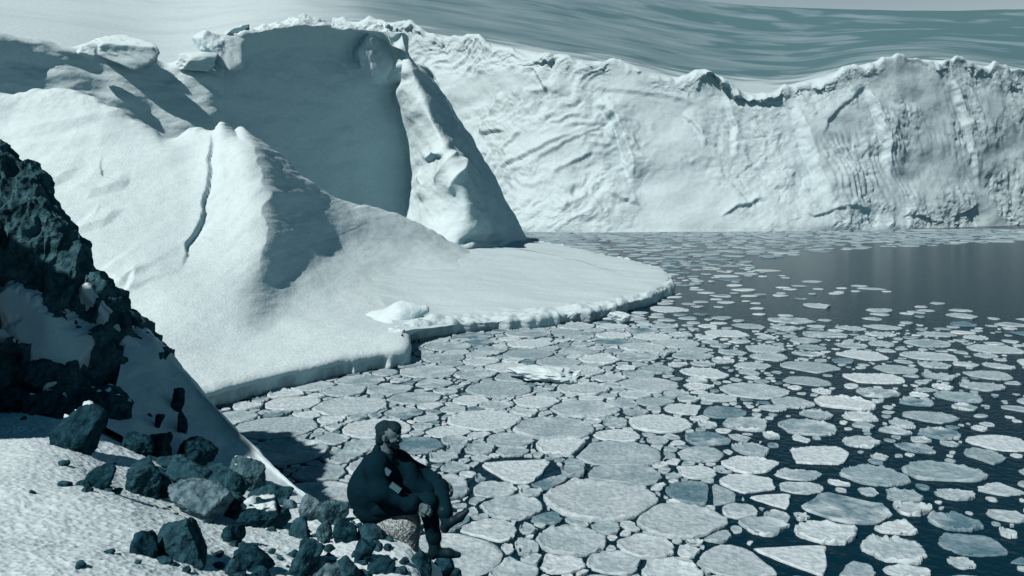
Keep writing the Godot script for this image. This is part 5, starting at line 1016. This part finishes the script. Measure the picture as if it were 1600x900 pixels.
func make_person():
	var root := base("person")
	tag(root, "bearded person in a dark coat seated on a boulder, legs crossed, gazing over the ice", "person")
	var pelvis := Vector3(-1.151, 2.415, -7.06)
	var waist := Vector3(-1.15, 2.516, -7.05)
	var chest := Vector3(-1.116, 2.682, -7.04)
	var neck := Vector3(-1.071, 2.848, -7.03)
	var head := Vector3(-1.042, 2.997, -7.02)
	var sr := Vector3(-1.119, 2.794, -6.86)
	var sl := Vector3(-0.986, 2.718, -7.2)
	var er := Vector3(-1.078, 2.604, -6.8)
	var wr := Vector3(-0.785, 2.489, -6.8)
	var el := Vector3(-0.766, 2.59, -7.22)
	var wl := Vector3(-0.613, 2.579, -7.12)
	var hr := Vector3(-1.112, 2.434, -6.95)
	var hl := Vector3(-1.144, 2.36, -7.15)
	var kr := Vector3(-0.703, 2.472, -6.92)
	var ar := Vector3(-0.636, 2.113, -6.95)
	var kl := Vector3(-0.623, 2.52, -7.1)
	var al := Vector3(-0.529, 2.343, -6.88)
	# body: head with face, hands with fingers, limbs under the clothes
	var body := skin([[pelvis, waist, .12, .12], [waist, chest, .12, .13], [chest, neck, .12, .06], [neck, head, .055, .06], [sr, er, .05, .045], [er, wr, .045, .03], [sl, el, .05, .045], [el, wl, .045, .03], [hr, kr, .07, .06], [kr, ar, .06, .04], [hl, kl, .07, .06], [kl, al, .06, .04], [chest, sr, .1, .06], [chest, sl, .1, .06]], .018, .04)
	var F0 := Vector3(.985, -.12, .1).normalized() # where the face looks
	var U0 := Vector3(.12, .99, 0).normalized()
	var R0 := F0.cross(U0).normalized()
	var at := func(f: float, u: float, r: float) -> Vector3: return head + F0 * f + U0 * u + R0 * r
	var face := skin([[at.call(-.02, .025, 0), at.call(.015, .03, 0), .088, .082], [at.call(.02, -.03, 0), at.call(.055, -.075, 0), .062, .034],
		[at.call(.085, .018, .028), at.call(.085, .018, -.028), .016, .016],
		[at.call(.085, .012, 0), at.call(.112, -.026, 0), .010, .016], [at.call(.082, -.055, .014), at.call(.082, -.055, -.014), .014, .014], [at.call(.082, -.072, .012), at.call(.082, -.072, -.012), .013, .013],
		[at.call(.07, -.012, .045), at.call(.05, -.02, .055), .02, .02], [at.call(.07, -.012, -.045), at.call(.05, -.02, -.055), .02, .02],
		[at.call(-.012, -.018, .083), at.call(-.016, .016, .086), .012, .016], [at.call(-.012, -.018, -.083), at.call(-.016, .016, -.086), .012, .016],
		[at.call(-.02, -.06, 0), at.call(-.03, -.12, 0), .055, .058]], .005, .014)
	var hands := []
	for h in [[wr, Vector3(.85, -.30, .05), Vector3(.1, .5, .8)], [wl, Vector3(.80, -.45, .1), Vector3(.45, .85, .2)]]:
		var fw: Vector3 = h[1].normalized()
		var bk: Vector3 = (h[2] - fw * h[2].dot(fw)).normalized()
		var sd := fw.cross(bk)
		var w0: Vector3 = h[0]
		var bones := [[w0, w0 + fw * .03, .026, .03], [w0 + fw * .03 + sd * .016, w0 + fw * .085 + sd * .024, .02, .015], [w0 + fw * .03 - sd * .016, w0 + fw * .085 - sd * .024, .02, .015], [w0 + fw * .03, w0 + fw * .09, .02, .016]]
		for i in 4:
			var o := sd * (.030 - i * .020) + fw * (.088 if i != 3 else .08)
			var l: float = [.034, .040, .037, .028][i]
			var a := w0 + o
			var b := a + (fw * .92 - bk * .35) * l
			var c := b + (fw * .5 - bk * .85) * l * .8
			var e := c + (fw * .1 - bk) * l * .55
			bones.append_array([[a, b, .0092, .0088], [b, c, .0088, .008], [c, e, .008, .0072]])
		var ta := w0 + fw * .03 + sd * .03
		var tb := ta + fw * .03 + sd * .022 - bk * .008
		bones.append_array([[ta, tb, .013, .011], [tb, tb + fw * .032 - bk * .01, .011, .009]])
		hands.append(skin(bones, .0042, .006))
	put("body", joined([body, face] + hands), M.skin, root)
	# eyes
	for s in [1, -1]:
		var e := SphereMesh.new()
		e.radius = .011
		e.height = .022
		e.radial_segments = 12
		e.rings = 6
		put("eye", e, M.hair, root, at.call(.088, .002, .03 * s))
	# coat: heavy, hunched, hem spread over the seat
	var coat := [[Vector3(-1.15, 2.408, -7.05), Vector3(-1.193, 2.538, -7.05), .175, .188], [Vector3(-1.193, 2.538, -7.05), Vector3(-1.128, 2.69, -7.05), .188, .168], [Vector3(-1.128, 2.69, -7.05), Vector3(-1.076, 2.815, -7.03), .14, .08],
		[Vector3(-1.055, 2.415, -7), Vector3(-0.853, 2.43, -7.02), .115, .085], [Vector3(-1.063, 2.516, -7.05), Vector3(-0.891, 2.556, -7.06), .165, .13], [Vector3(-1.052, 2.646, -7.05), Vector3(-0.904, 2.658, -7.08), .145, .105], [Vector3(-0.891, 2.545, -7.06), Vector3(-0.736, 2.504, -7.04), .115, .09],
		[sr, er, .092, .08], [er, Vector3(-0.826, 2.51, -6.8), .076, .056], [sl, el, .092, .076], [el, Vector3(-0.647, 2.587, -7.13), .07, .055], [chest, sr, .14, .095], [chest, sl, .14, .095], [Vector3(-1.213, 2.38, -6.98), Vector3(-1.252, 2.297, -7.2), .08, .08], [Vector3(-0.832, 2.5, -6.8), Vector3(-0.811, 2.5, -6.8), .06, .06]]
	put("coat", skin(coat, .011, .06, .011, 13.0), M.coat, root)
	put("collar", skin([[Vector3(-1.123, 2.872, -6.95), Vector3(-1.158, 2.848, -7.1), .03, .03], [Vector3(-1.123, 2.872, -6.95), Vector3(-1.017, 2.826, -6.96), .03, .024], [Vector3(-1.158, 2.848, -7.1), Vector3(-1.03, 2.787, -7.12), .03, .024], [Vector3(-1.121, 2.909, -6.97), Vector3(-1.155, 2.887, -7.08), .02, .02], [Vector3(-1.093, 2.856, -6.9), Vector3(-1.002, 2.793, -6.93), .02, .016]], .007, .012, .008, 14.0), M.coat, root)
	put("trousers", skin([[hr, kr, .096, .08], [kr, Vector3(-0.658, 2.188, -6.95), .078, .062], [hl, kl, .098, .082], [kl, Vector3(-0.552, 2.389, -6.9), .078, .06], [Vector3(-0.652, 2.177, -6.95), Vector3(-0.647, 2.156, -6.95), .062, .062]], .011, .025, .010, 12.0), M.trousers, root)
	put("boot", skin([[Vector3(-0.658, 2.188, -6.95), Vector3(-0.642, 2.06, -6.95), .052, .048], [Vector3(-0.663, 2.038, -6.95), Vector3(-0.525, 2.034, -6.96), .038, .036], [Vector3(-0.525, 2.029, -6.96), Vector3(-0.45, 2.014, -6.97), .034, .024], [Vector3(-0.679, 2.011, -6.95), Vector3(-0.663, 2.011, -6.95), .028, .028]], .007, .022, .006, 16.0), M.boot, root)
	put("boot", skin([[Vector3(-0.568, 2.41, -6.9), Vector3(-0.535, 2.327, -6.88), .05, .046], [Vector3(-0.545, 2.296, -6.88), Vector3(-0.433, 2.372, -6.86), .038, .034], [Vector3(-0.433, 2.372, -6.86), Vector3(-0.369, 2.429, -6.85), .032, .02], [Vector3(-0.566, 2.274, -6.88), Vector3(-0.55, 2.264, -6.88), .028, .028]], .007, .022, .006, 16.0), M.boot, root)
	# thick dark hair above the ear and down the nape, and the beard
	put("hair", skin([[at.call(-.028, .045, 0), at.call(.03, .055, 0), .085, .07], [at.call(-.05, .0, .03), at.call(-.045, .05, .02), .056, .066], [at.call(-.05, .0, -.03), at.call(-.045, .05, -.02), .056, .066], [at.call(.06, .072, .03), at.call(.06, .072, -.03), .03, .03], [at.call(-.03, .03, .082), at.call(.012, -.02, .08), .016, .010], [at.call(-.03, .03, -.082), at.call(.012, -.02, -.08), .016, .010], [at.call(-.06, -.045, .035), at.call(-.06, -.045, -.035), .036, .036]], .005, .016, .012, 34.0), M.hair, root)
	put("beard", skin([[at.call(.03, -.06, .05), at.call(.075, -.085, .015), .026, .026], [at.call(.03, -.06, -.05), at.call(.075, -.085, -.015), .026, .026], [at.call(.078, -.088, 0), at.call(.07, -.115, 0), .03, .02], [at.call(.03, -.06, .05), at.call(.005, -.01, .078), .022, .014], [at.call(.03, -.06, -.05), at.call(.005, -.01, -.078), .022, .014], [at.call(.094, -.042, .02), at.call(.094, -.042, -.02), .009, .009]], .006, .012, .004, 40.0), M.hair, root)
	# pale patches sewn on the sleeve
	for s in [[Vector3(-1.018, 2.77, -6.79), 34, .058, .045], [Vector3(-0.943, 2.657, -6.738), 32, .095, .045]]:
		var b := BoxMesh.new()
		b.size = Vector3(s[2], s[3], .02)
		var o := put("sleeve_patch", b, M.patch, root, s[0])
		o.rotation_degrees = Vector3(-6, -8, -float(s[1]))

# ------------------------------------------------------------------ the ice on the bay
func clip(poly: PackedVector2Array, n: Vector2, c: float) -> PackedVector2Array:
	var out := PackedVector2Array()
	for i in poly.size():
		var a := poly[i]
		var b := poly[(i + 1) % poly.size()]
		var da := a.dot(n) - c
		var db := b.dot(n) - c
		if da <= 0: out.append(a)
		if (da < 0 and db > 0) or (da > 0 and db < 0): out.append(a.lerp(b, da / (da - db)))
	return out

func closeness(q: Vector2) -> float:
	# how tightly the ice is packed: nearly closed along the shore, open lanes farther out
	var d := -q.y
	var edge := 2.4 + clampf(d - 15, 0, 24) * .17
	var c := lerpf(.97, .62, smoothstep(-1.5, 3.5, q.x - edge))
	c -= .28 * smoothstep(.42, .62, q.x / d) * smoothstep(40, 20, d)
	if d > 26 and d < 75: c -= .22 * smoothstep(.16, .34, q.x / d) * smoothstep(26, 32, d)
	if d > 30 and d < 60: c -= .22 * smoothstep(30, 36, d) * smoothstep(0, 3, q.x)
	if d > 60: c = maxf(c, .5 + .25 * smoothstep(75, 105, d))
	return clampf(c + wide_noise.get_noise_2d(q.x * 4, q.y * 3) * .25, .04, 1)

func make_floes():
	var rng := RandomNumberGenerator.new()
	rng.seed = 77
	var land := [PackedVector2Array([Vector2(-3.87, -28.26), Vector2(-3.49, -29.28), Vector2(-2.35, -30.52), Vector2(-0.72, -31.40), Vector2(1.24, -32.34), Vector2(2.72, -33.68), Vector2(3.88, -34.76), Vector2(4.94, -36.72), Vector2(6.25, -38.69), Vector2(7.74, -41.94), Vector2(8.77, -45.77), Vector2(9.38, -50.39), Vector2(8.93, -58.04), Vector2(7.58, -65.66), Vector2(5.75, -74.71), Vector2(3.29, -85.53), Vector2(1.10, -95.59), Vector2(-5.56, -72.22), Vector2(-9.09, -59.09), Vector2(-7.50, -40.62)]), PackedVector2Array([Vector2(-11.18, -15.13), Vector2(-10.27, -15.53), Vector2(-9.57, -15.95), Vector2(-8.70, -16.39), Vector2(-8.16, -17.11), Vector2(-7.77, -17.88), Vector2(-7.45, -18.80), Vector2(-7.22, -19.54), Vector2(-7.03, -19.87), Vector2(-6.86, -20.28), Vector2(-6.67, -20.64), Vector2(-6.49, -21.08), Vector2(-6.21, -21.54), Vector2(-5.87, -22.10), Vector2(-5.41, -22.70), Vector2(-4.81, -23.61), Vector2(-3.98, -24.39), Vector2(-3.35, -25.01), Vector2(-3.43, -26.83), Vector2(-4, -40), Vector2(-40, -60)]), PackedVector2Array([Vector2(1.57, -92.86), Vector2(-1.11, -72.22), Vector2(-15.00, -65.00), Vector2(-22.73, -59.09), Vector2(-41.67, -108.33), Vector2(-14.81, -120.37), Vector2(1.34, -116.07)])]
	var pool := PackedVector2Array()
	for v in [Vector3(17.89, 0, -63.73), Vector3(27.06, 0, -76.47), Vector3(42, -0, -86.67), Vector3(63.08, 0, -100), Vector3(98.21, 0, -116.07), Vector3(31.58, 0, -34.21), Vector3(21.58, 0, -34.21), Vector3(20.83, 0, -38.69), Vector3(20.27, 0, -43.92), Vector3(19.53, 0, -50.78), Vector3(17.76, 0, -57.02)]: pool.append(Vector2(v.x, v.z))
	var named := [
		[Vector2(4.90, -19.40), 0.60, 0.58, 0, ""],
		[Vector2(5.17, -18.36), 0.53, 0.60, 5, ""],
		[Vector2(6.43, -18.11), 0.63, 0.71, -15, "smooth grey oval floe"],
		[Vector2(6.82, -20.25), 0.55, 0.41, 0, ""],
		[Vector2(8.11, -20.19), 0.80, 0.63, -10, "thin bright-ended floe"],
		[Vector2(7.96, -18.95), 0.47, 0.36, 0, ""],
		[Vector2(11.23, -20.83), 0.62, 0.60, 0, "flat dull floe"],
		[Vector2(5.97, -16.13), 0.85, 0.60, 6, "long white-rimmed floe"],
		[Vector2(6.54, -14.94), 0.63, 0.55, -20, "smooth slanting oval floe"],
		[Vector2(7.76, -15.15), 0.87, 0.58, -18, "longest slanting grey floe"],
		[Vector2(9.92, -17.02), 0.61, 0.67, -8, "pointed floe near the right edge"],
		[Vector2(9.07, -17.57), 0.49, 0.40, 0, ""],
		[Vector2(4.41, -15.55), 0.59, 0.47, 4, "lens-shaped bright floe"],
		[Vector2(5.07, -15.01), 0.52, 0.29, 0, ""],
		[Vector2(4.01, -17.20), 0.45, 0.50, 0, ""],
		[Vector2(3.68, -16.17), 0.42, 0.56, 0, ""],
		[Vector2(3.36, -15.12), 0.30, 0.45, 0, ""],
		[Vector2(4.09, -14.54), 0.43, 0.54, -15, ""],
		[Vector2(4.98, -14.35), 0.44, 0.29, 0, ""],
		[Vector2(4.33, -13.77), 0.46, 0.39, 8, "small white triangular floe"],
		[Vector2(5.36, -13.35), 0.77, 0.69, -8, "big angular floe in the open lane"],
		[Vector2(6.57, -13.92), 0.41, 0.27, 0, ""],
		[Vector2(6.43, -13.32), 0.41, 0.25, -6, ""],
		[Vector2(7.46, -13.98), 0.34, 0.23, 0, ""],
		[Vector2(8.38, -14.22), 0.40, 0.31, 0, ""],
		[Vector2(3.27, -14.04), 0.43, 0.65, 0, "tall grey floe at the pack edge"],
		[Vector2(3.63, -13.27), 0.42, 0.24, 0, ""],
		[Vector2(4.15, -13.05), 0.21, 0.22, 0, ""],
		[Vector2(3.83, -12.67), 0.34, 0.33, 0, ""],
		[Vector2(4.71, -12.36), 0.57, 0.38, 4, "long boat-like floe"],
		[Vector2(5.83, -12.62), 0.37, 0.28, 0, ""],
		[Vector2(6.80, -12.80), 0.56, 0.34, -10, "low slanting floe"],
		[Vector2(2.88, -12.50), 0.37, 0.44, 0, "broad blunt floe"],
		[Vector2(5.40, -11.78), 0.44, 0.48, -8, "domed ring-rimmed floe"],
		[Vector2(6.64, -11.93), 0.49, 0.46, -6, "thick floe with an undercut front"],
		[Vector2(4.00, -11.61), 0.66, 0.57, -16, "wedge-shaped brilliant white floe"],
		[Vector2(3.06, -11.40), 0.54, 0.50, 0, "wide crusted floe"],
		[Vector2(4.54, -11.15), 0.34, 0.25, 0, ""],
		[Vector2(5.26, -11.11), 0.34, 0.19, 0, ""],
		[Vector2(6.15, -11.36), 0.17, 0.17, 0, ""],
		[Vector2(6.96, -11.46), 0.15, 0.22, 0, ""],
		[Vector2(7.74, -13.05), 0.30, 0.29, 0, ""],
		[Vector2(2.07, -16.25), 1.02, 0.75, 0, "widest long oval floe"],
		[Vector2(0.12, -15.29), 0.69, 0.85, 8, "triangular pale floe in the pack"],
		[Vector2(1.48, -13.77), 0.88, 1.06, 0, "largest crusted floe"],
		[Vector2(2.03, -15.01), 0.71, 0.64, 12, ""],
		[Vector2(2.59, -12.87), 0.69, 0.76, -12, "broad ridged floe"],
		[Vector2(0.87, -12.10), 0.50, 0.56, 0, "round floe with a double rim"],
		[Vector2(0.00, -13.40), 0.46, 0.62, 0, ""],
		[Vector2(0.67, -14.54), 0.37, 0.33, 0, ""],
		[Vector2(3.14, -14.07), 0.52, 0.61, -6, ""],
		[Vector2(1.06, -16.67), 0.58, 0.64, 8, ""],
		[Vector2(2.23, -17.47), 0.60, 0.42, 0, ""],
		[Vector2(3.26, -18.41), 0.59, 0.88, -8, "rough floe cornered by dark water"],
		[Vector2(1.40, -11.36), 0.57, 0.28, 0, "flat floe low in the pack"],
		[Vector2(-0.34, -12.50), 0.44, 0.40, 0, ""],
		[Vector2(1.92, -11.88), 0.55, 0.33, 4, "long flat floe by the ridged one"],
		[Vector2(10.02, -23.05), 1.06, 0.69, -4, "pale flat floe drifting alone"],
		[Vector2(6.78, -23.81), 0.27, 0.41, 0, ""],
		[Vector2(11.45, -30.37), 1.11, 0.64, -3, "sliver floe near the pool"],
		[Vector2(15.93, -27.43), 0.82, 0.93, 0, "lone floe in dark water"],
		[Vector2(7.04, -37.36), 0.86, 1.07, 0, "floe off the tongue tip"],
		[Vector2(4.09, -19.70), 0.53, 0.54, 0, ""]]
	var at := PackedVector2Array()
	var size := [] # radius, stretch, turn, name
	var cells := {}
	var add := func(c: Vector2, r: float, stretch: float, turn: float, called: String):
		var key := Vector2i((c / 2.0).floor())
		if not cells.has(key): cells[key] = []
		cells[key].append(at.size())
		at.append(c)
		size.append([r, stretch, turn, called])
	for f in named: add.call(f[0], sqrt(f[1] * f[2]), f[1] / f[2], deg_to_rad(-float(f[3])), f[4])
	for band in [[10.2, 33.0, [.8, .62, .48, .37, .28, .2, .14, .1, .065], [800, 1700, 3600, 5600, 7300, 9000, 10000, 9000, 9000]], [33.0, 66.0, [.8, .55, .4, .28], [1700, 5000, 10000, 14000]], [66.0, 135.0, [1.3, .9, .6], [2900, 7600, 13000]]]:
		for level in band[2].size():
			for n in band[3][level]:
				var d := sqrt(lerpf(band[0] * band[0], band[1] * band[1], rng.randf()))
				var c := Vector2(rng.randf_range(-.70, .92) * d, -d)
				var r: float = band[2][level] * rng.randf_range(.82, 1.15)
				var dense := closeness(c)
				if rng.randf() > dense * dense * (1.1 if level > 1 else .75): continue
				var clear := true
				for l in land:
					for k in 6:
						if Geometry2D.is_point_in_polygon(c + Vector2.from_angle(k * TAU / 6) * r * .8, l): clear = false
				if not clear or Geometry2D.is_point_in_polygon(c, pool): continue
				if c.x < -2.2 and d < 13: continue
				var tight := lerpf(1.06, .86, smoothstep(.65, .95, dense))
				var key := Vector2i((c / 2.0).floor())
				for gx in [-1, 0, 1]:
					for gy in [-1, 0, 1]:
						if not clear: break
						for o in cells.get(key + Vector2i(gx, gy), []):
							if at[o].distance_to(c) < (r + size[o][0]) * tight:
								clear = false
								break
				if clear: add.call(c, r, rng.randf_range(.6, 1.7), rng.randf() * TAU, "")
	# outlines: wobbly ovals cut back where they meet their neighbours
	var outline := []
	for i in at.size():
		var r: float = size[i][0]
		var dense := closeness(at[i])
		var full := r * lerpf(1.0, 1.4, smoothstep(.6, .95, dense)) * (1.0 if size[i][3] == "" else .97)
		var sx := sqrt(size[i][1])
		var far := at[i].y < -33
		var k_most := 9 if at[i].y < -66 else 12 if far or r < .22 else 44
		var poly := PackedVector2Array()
		var ph := [rng.randf() * TAU, rng.randf() * TAU, rng.randf() * TAU, rng.randf() * TAU]
		var am := [rng.randf_range(0, .09), rng.randf_range(.02, .10), rng.randf_range(0, .055), rng.randf_range(0, .035)]
		for k in k_most:
			var a := k * TAU / k_most
			var w: float = 1 + am[0] * cos(2 * a + ph[0]) + am[1] * cos(3 * a + ph[1]) + am[2] * cos(5 * a + ph[2]) + am[3] * cos(9 * a + ph[3])
			poly.append((Vector2(cos(a) * sx, sin(a) / sx) * full * w).rotated(size[i][2]))
		var called: String = size[i][3]
		var cuts := rng.randi_range(1, 4)
		if called.contains("triang") or called.contains("wedge"):
			cuts = 0
			for k in 3:
				var ca := [.35, 2.5, 4.6][k] as float
				poly = clip(poly, Vector2(cos(ca) / sx, sin(ca) * sx).normalized(), full * (.5 if k < 2 else .44) / Vector2(cos(ca) / sx, sin(ca) * sx).length())
		elif called.contains("angular"): cuts = 6
		elif called.contains("oval") or called.contains("domed") or called.contains("round") or called.contains("lens"): cuts = 0
		for k in cuts: poly = clip(poly, Vector2.from_angle(rng.randf() * TAU), full * rng.randf_range(.68, .95))
		var key := Vector2i((at[i] / 2.0).floor())
		var gap := (.045 + .07 * rng.randf()) * lerpf(1.6, .7, smoothstep(.6, .95, dense)) * (2.0 if far else 1.0)
		for gx in [-1, 0, 1]:
			for gy in [-1, 0, 1]:
				for o in cells.get(key + Vector2i(gx, gy), []):
					if o == i: continue
					var dv: Vector2 = at[o] - at[i]
					var dist := dv.length()
					var ro: float = size[o][0]
					if dist > (r + ro) * 1.9: continue
					var t := (dist * dist + r * r - ro * ro) / (2 * dist) - gap / 2
					poly = clip(poly, dv / dist, t)
					if poly.size() < 3: break
		outline.append(poly)
	# which ones show largest
	var rank := []
	for i in at.size():
		if outline[i].size() < 3: continue
		var d := -at[i].y
		var bearing := at[i].x / d
		var drop := 5.0 / d
		var seen: bool = absf(bearing) < .60 and drop < .452
		var bank := [[-.43, .17], [-.25, .355], [-.18, .37], [-.12, .385], [-.06, .435], [-.03, .455]]
		for k in bank.size() - 1:
			if bearing >= bank[k][0] and bearing < bank[k + 1][0] and drop > lerpf(bank[k][1], bank[k + 1][1], (bearing - bank[k][0]) / (bank[k + 1][0] - bank[k][0])) - .008: seen = false
		if bearing < -.43: seen = false
		var r: float = size[i][0]
		rank.append([r * r / pow(d, 3.0) * (1e6 if size[i][3] != "" and seen else 1.0) * (1.0 if seen else 1e-6), i, seen])
	rank.sort_custom(func(a, b): return a[0] > b[0])
	var chosen := []
	var others := []
	for q in rank:
		if chosen.size() < 300 and q[2]: chosen.append(q[1])
		else: others.append(q[1])
	var words := floe_labels(chosen, at, size, outline)
	for k in chosen.size():
		var i: int = chosen[k]
		var s := [PackedVector3Array(), PackedInt32Array(), PackedColorArray()]
		floe_into(s, outline[i], at[i], Vector2.ZERO, size[i][0], i, true, size[i][3])
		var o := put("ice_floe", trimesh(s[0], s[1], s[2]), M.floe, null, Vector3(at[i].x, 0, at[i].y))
		tag(o, words[k], "ice floe", "pancake floes on the bay")
	var s := [PackedVector3Array(), PackedInt32Array(), PackedColorArray()]
	for i in others:
		floe_into(s, outline[i], at[i], at[i], size[i][0], i, false)
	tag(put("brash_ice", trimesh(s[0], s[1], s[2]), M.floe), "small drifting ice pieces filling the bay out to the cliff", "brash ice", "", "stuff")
	print("floes ", at.size(), " named ", chosen.size())

func floe_into(s: Array, poly: PackedVector2Array, c: Vector2, off: Vector2, r: float, sd: int, full: bool, called := ""):
	if poly.size() < 3: return
	var rng := RandomNumberGenerator.new()
	rng.seed = 1000 + sd
	# round the corners
	var rounds := 2 if full else 1 if c.y > -33 else 0
	for k in rounds:
		var n := PackedVector2Array()
		for i in poly.size():
			var a := poly[i]
			var b := poly[(i + 1) % poly.size()]
			if a.distance_to(b) < r * .06:
				n.append(a.lerp(b, .5))
				continue
			n.append(a.lerp(b, .22))
			n.append(a.lerp(b, .78))
		poly = n
	var mid := Vector2.ZERO
	for p in poly: mid += p
	mid /= poly.size()
	var high := rng.randf_range(.012, .028) if r > .3 else rng.randf_range(.010, .032)
	if c.y < -66: high *= 1.6
	var rim := rng.randf_range(.006, .032)
	var tone := rng.randf_range(.0, 1.0)
	var core := Color(.12, .21, .25).lerp(Color(.22, .335, .38), tone)
	if rng.randf() < .22: core = Color(.265, .39, .44)
	if rng.randf() < .12: core = Color(.055, .13, .17)
	if called.contains("bright") or called.contains("white") or called.contains("pale"): core = Color(.28, .405, .455)
	elif called.contains("crusted") or called.contains("ridged"): core = Color(.21, .315, .36)
	elif called.contains("grey") or called.contains("dull") or called.contains("smooth"): core = Color(.12, .215, .255)
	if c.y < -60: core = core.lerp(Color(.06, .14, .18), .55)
	var frost := core.lerp(Color(.32, .455, .505), rng.randf_range(.15, .8))
	var rings := [[1.0, -.05], [1.0, high * .8], [.965, high + rim], [.90, high + rim * .7], [.80, high], [.55, high], [.28, high]] if full else [[1.0, -.04], [1.0, high], [.9, high + rim * .6], [.6, high]] if c.y > -33 else [[1.0, -.02], [1.0, high], [.8, high + rim]]
	var v: PackedVector3Array = s[0]
	var f: PackedInt32Array = s[1]
	var col: PackedColorArray = s[2]
	var start := v.size()
	var m := poly.size()
	for j in rings.size():
		for i in m:
			var q: Vector2 = mid + (poly[i] - mid) * rings[j][0]
			var w: Vector2 = q + c
			var y: float = rings[j][1]
			if full and j > 0:
				if j < 5: q += (poly[i] - mid).normalized() * (rough_noise.get_noise_2d(w.x * 90, w.y * 90) * .05 + rough_noise.get_noise_2d(w.x * 260, w.y * 260) * .03)
				y += maxf(0, rough_noise.get_noise_2d(w.x * 110 + 9, w.y * 110) + .1) * rim * 2.6 * (1.0 if j < 4 else .4) + wide_noise.get_noise_2d(w.x * 18, w.y * 18) * .012
			v.append(Vector3(q.x + off.x, maxf(y, .006) if j > 0 else y, q.y + off.y))
			var g := clampf(rough_noise.get_noise_2d(w.x * 24 + sd, w.y * 34) * 1.3 + .35, 0, 1)
			var k := clampf(g * 1.6, .25, 1.0) if j < 3 else g
			col.append(core.lerp(frost, k) if j > 0 else core)
	v.append(Vector3(mid.x + off.x, high, mid.y + off.y))
	col.append(core)
	for j in rings.size() - 1:
		for i in m:
			var a := start + j * m + i
			var b := start + j * m + (i + 1) % m
			f.append_array([a, a + m, b, b, a + m, b + m])
	for i in m:
		f.append_array([start + (rings.size() - 1) * m + i, v.size() - 1, start + (rings.size() - 1) * m + (i + 1) % m])
	s[0] = v
	s[1] = f
	s[2] = col

func floe_labels(chosen: Array, at: PackedVector2Array, size: Array, outline: Array) -> Array:
	var marks := []
	for i in chosen:
		if size[i][3] != "": marks.append(i)
	for extra in [[Vector3(-1.146, 0, -13.54), "seated person"], [Vector3(0.804, -0, -23.21), "long white ice heap"], [Vector3(-3.252, 0, -26.42), "corner of the ice foot"], [Vector3(-1.179, 0, -30.66), "inner rim of the snow tongue"], [Vector3(2.525, 0, -32.83), "middle of the tongue's rim"], [Vector3(5.526, 0, -34.21), "outer rim of the snow tongue"], [Vector3(14.62, 0, -50), "tip of the calm pool"], [Vector3(-5.172, -0, -22.41), "ice foot below the slope"], [Vector3(-4.474, 0, -17.11), "shadow of the rock ridge"], [Vector3(14.29, 0, -30.95), "lower edge of the calm pool"], [Vector3(-1.29, -0, -20.97), "crack-lined pack off the ice foot"], [Vector3(4, 0, -26), "dark lane off the tongue"], [Vector3(9.286, 0, -30.95), "scattered ice before the pool"], [Vector3(-2.727, 0, -19.7), "cap of the seated person"]]:
		marks.append(at.size())
		at.append(Vector2(extra[0].x, extra[0].z))
		size.append([1.0, 1.0, 0.0, extra[1]])
	var out := []
	var by := {}
	var say := {}
	for i in chosen:
		if size[i][3] != "":
			say[i] = size[i][3] if size[i][3].split(" ").size() > 3 else size[i][3] + " on the bay"
			continue
		var d := -at[i].y
		# size as it shows, and shape as it shows
		var lo := Vector2(1e9, 1e9)
		var hi := -lo
		for p in outline[i]:
			var w: Vector2 = p + at[i]
			var q := Vector2(w.x / -w.y, 5.0 / -w.y)
			lo = lo.min(q)
			hi = hi.max(q)
		var wide := hi.x - lo.x
		var flat := wide / maxf(hi.y - lo.y, .001)
		var big := "large" if wide > .06 else "middling" if wide > .038 else "small" if wide > .022 else "tiny"
		var form := "thin" if flat > 5.5 else "narrow" if flat > 3.6 else "oval" if flat > 2.4 else "blocky"
		var near := -1
		var best := 1e9
		for m in marks:
			var dq := Vector2(at[m].x / -at[m].y - at[i].x / d, (5.0 / -at[m].y - 5.0 / d) * 1.8)
			if dq.length() < best:
				best = dq.length()
				near = m
		var dx := at[i].x / d - at[near].x / -at[near].y
		var dy := (5.0 / d - 5.0 / -at[near].y) * 1.8
		var ang := rad_to_deg(atan2(dy, dx))
		var where := "right of"
		if absf(ang) > 157: where = "left of"
		elif ang > 112: where = "below and left of"
		elif ang > 67: where = "just below"
		elif ang > 22: where = "below and right of"
		elif ang < -112: where = "above and left of"
		elif ang < -67: where = "just above"
		elif ang < -22: where = "above and right of"
		var key := "%s %s floe %s the %s" % [big, form, where, size[near][3]]
		if not by.has(key): by[key] = []
		by[key].append([best, i])
	for key in by:
		var l: Array = by[key]
		l.sort_custom(func(a, b): return a[0] < b[0])
		for n in l.size():
			say[l[n][1]] = key if l.size() == 1 else ["closest", "second", "third", "fourth", "fifth", "sixth", "seventh", "eighth", "ninth", "tenth", "eleventh", "twelfth"][mini(n, 11)] + " " + key
	for i in chosen: out.append(say[i])
	return out
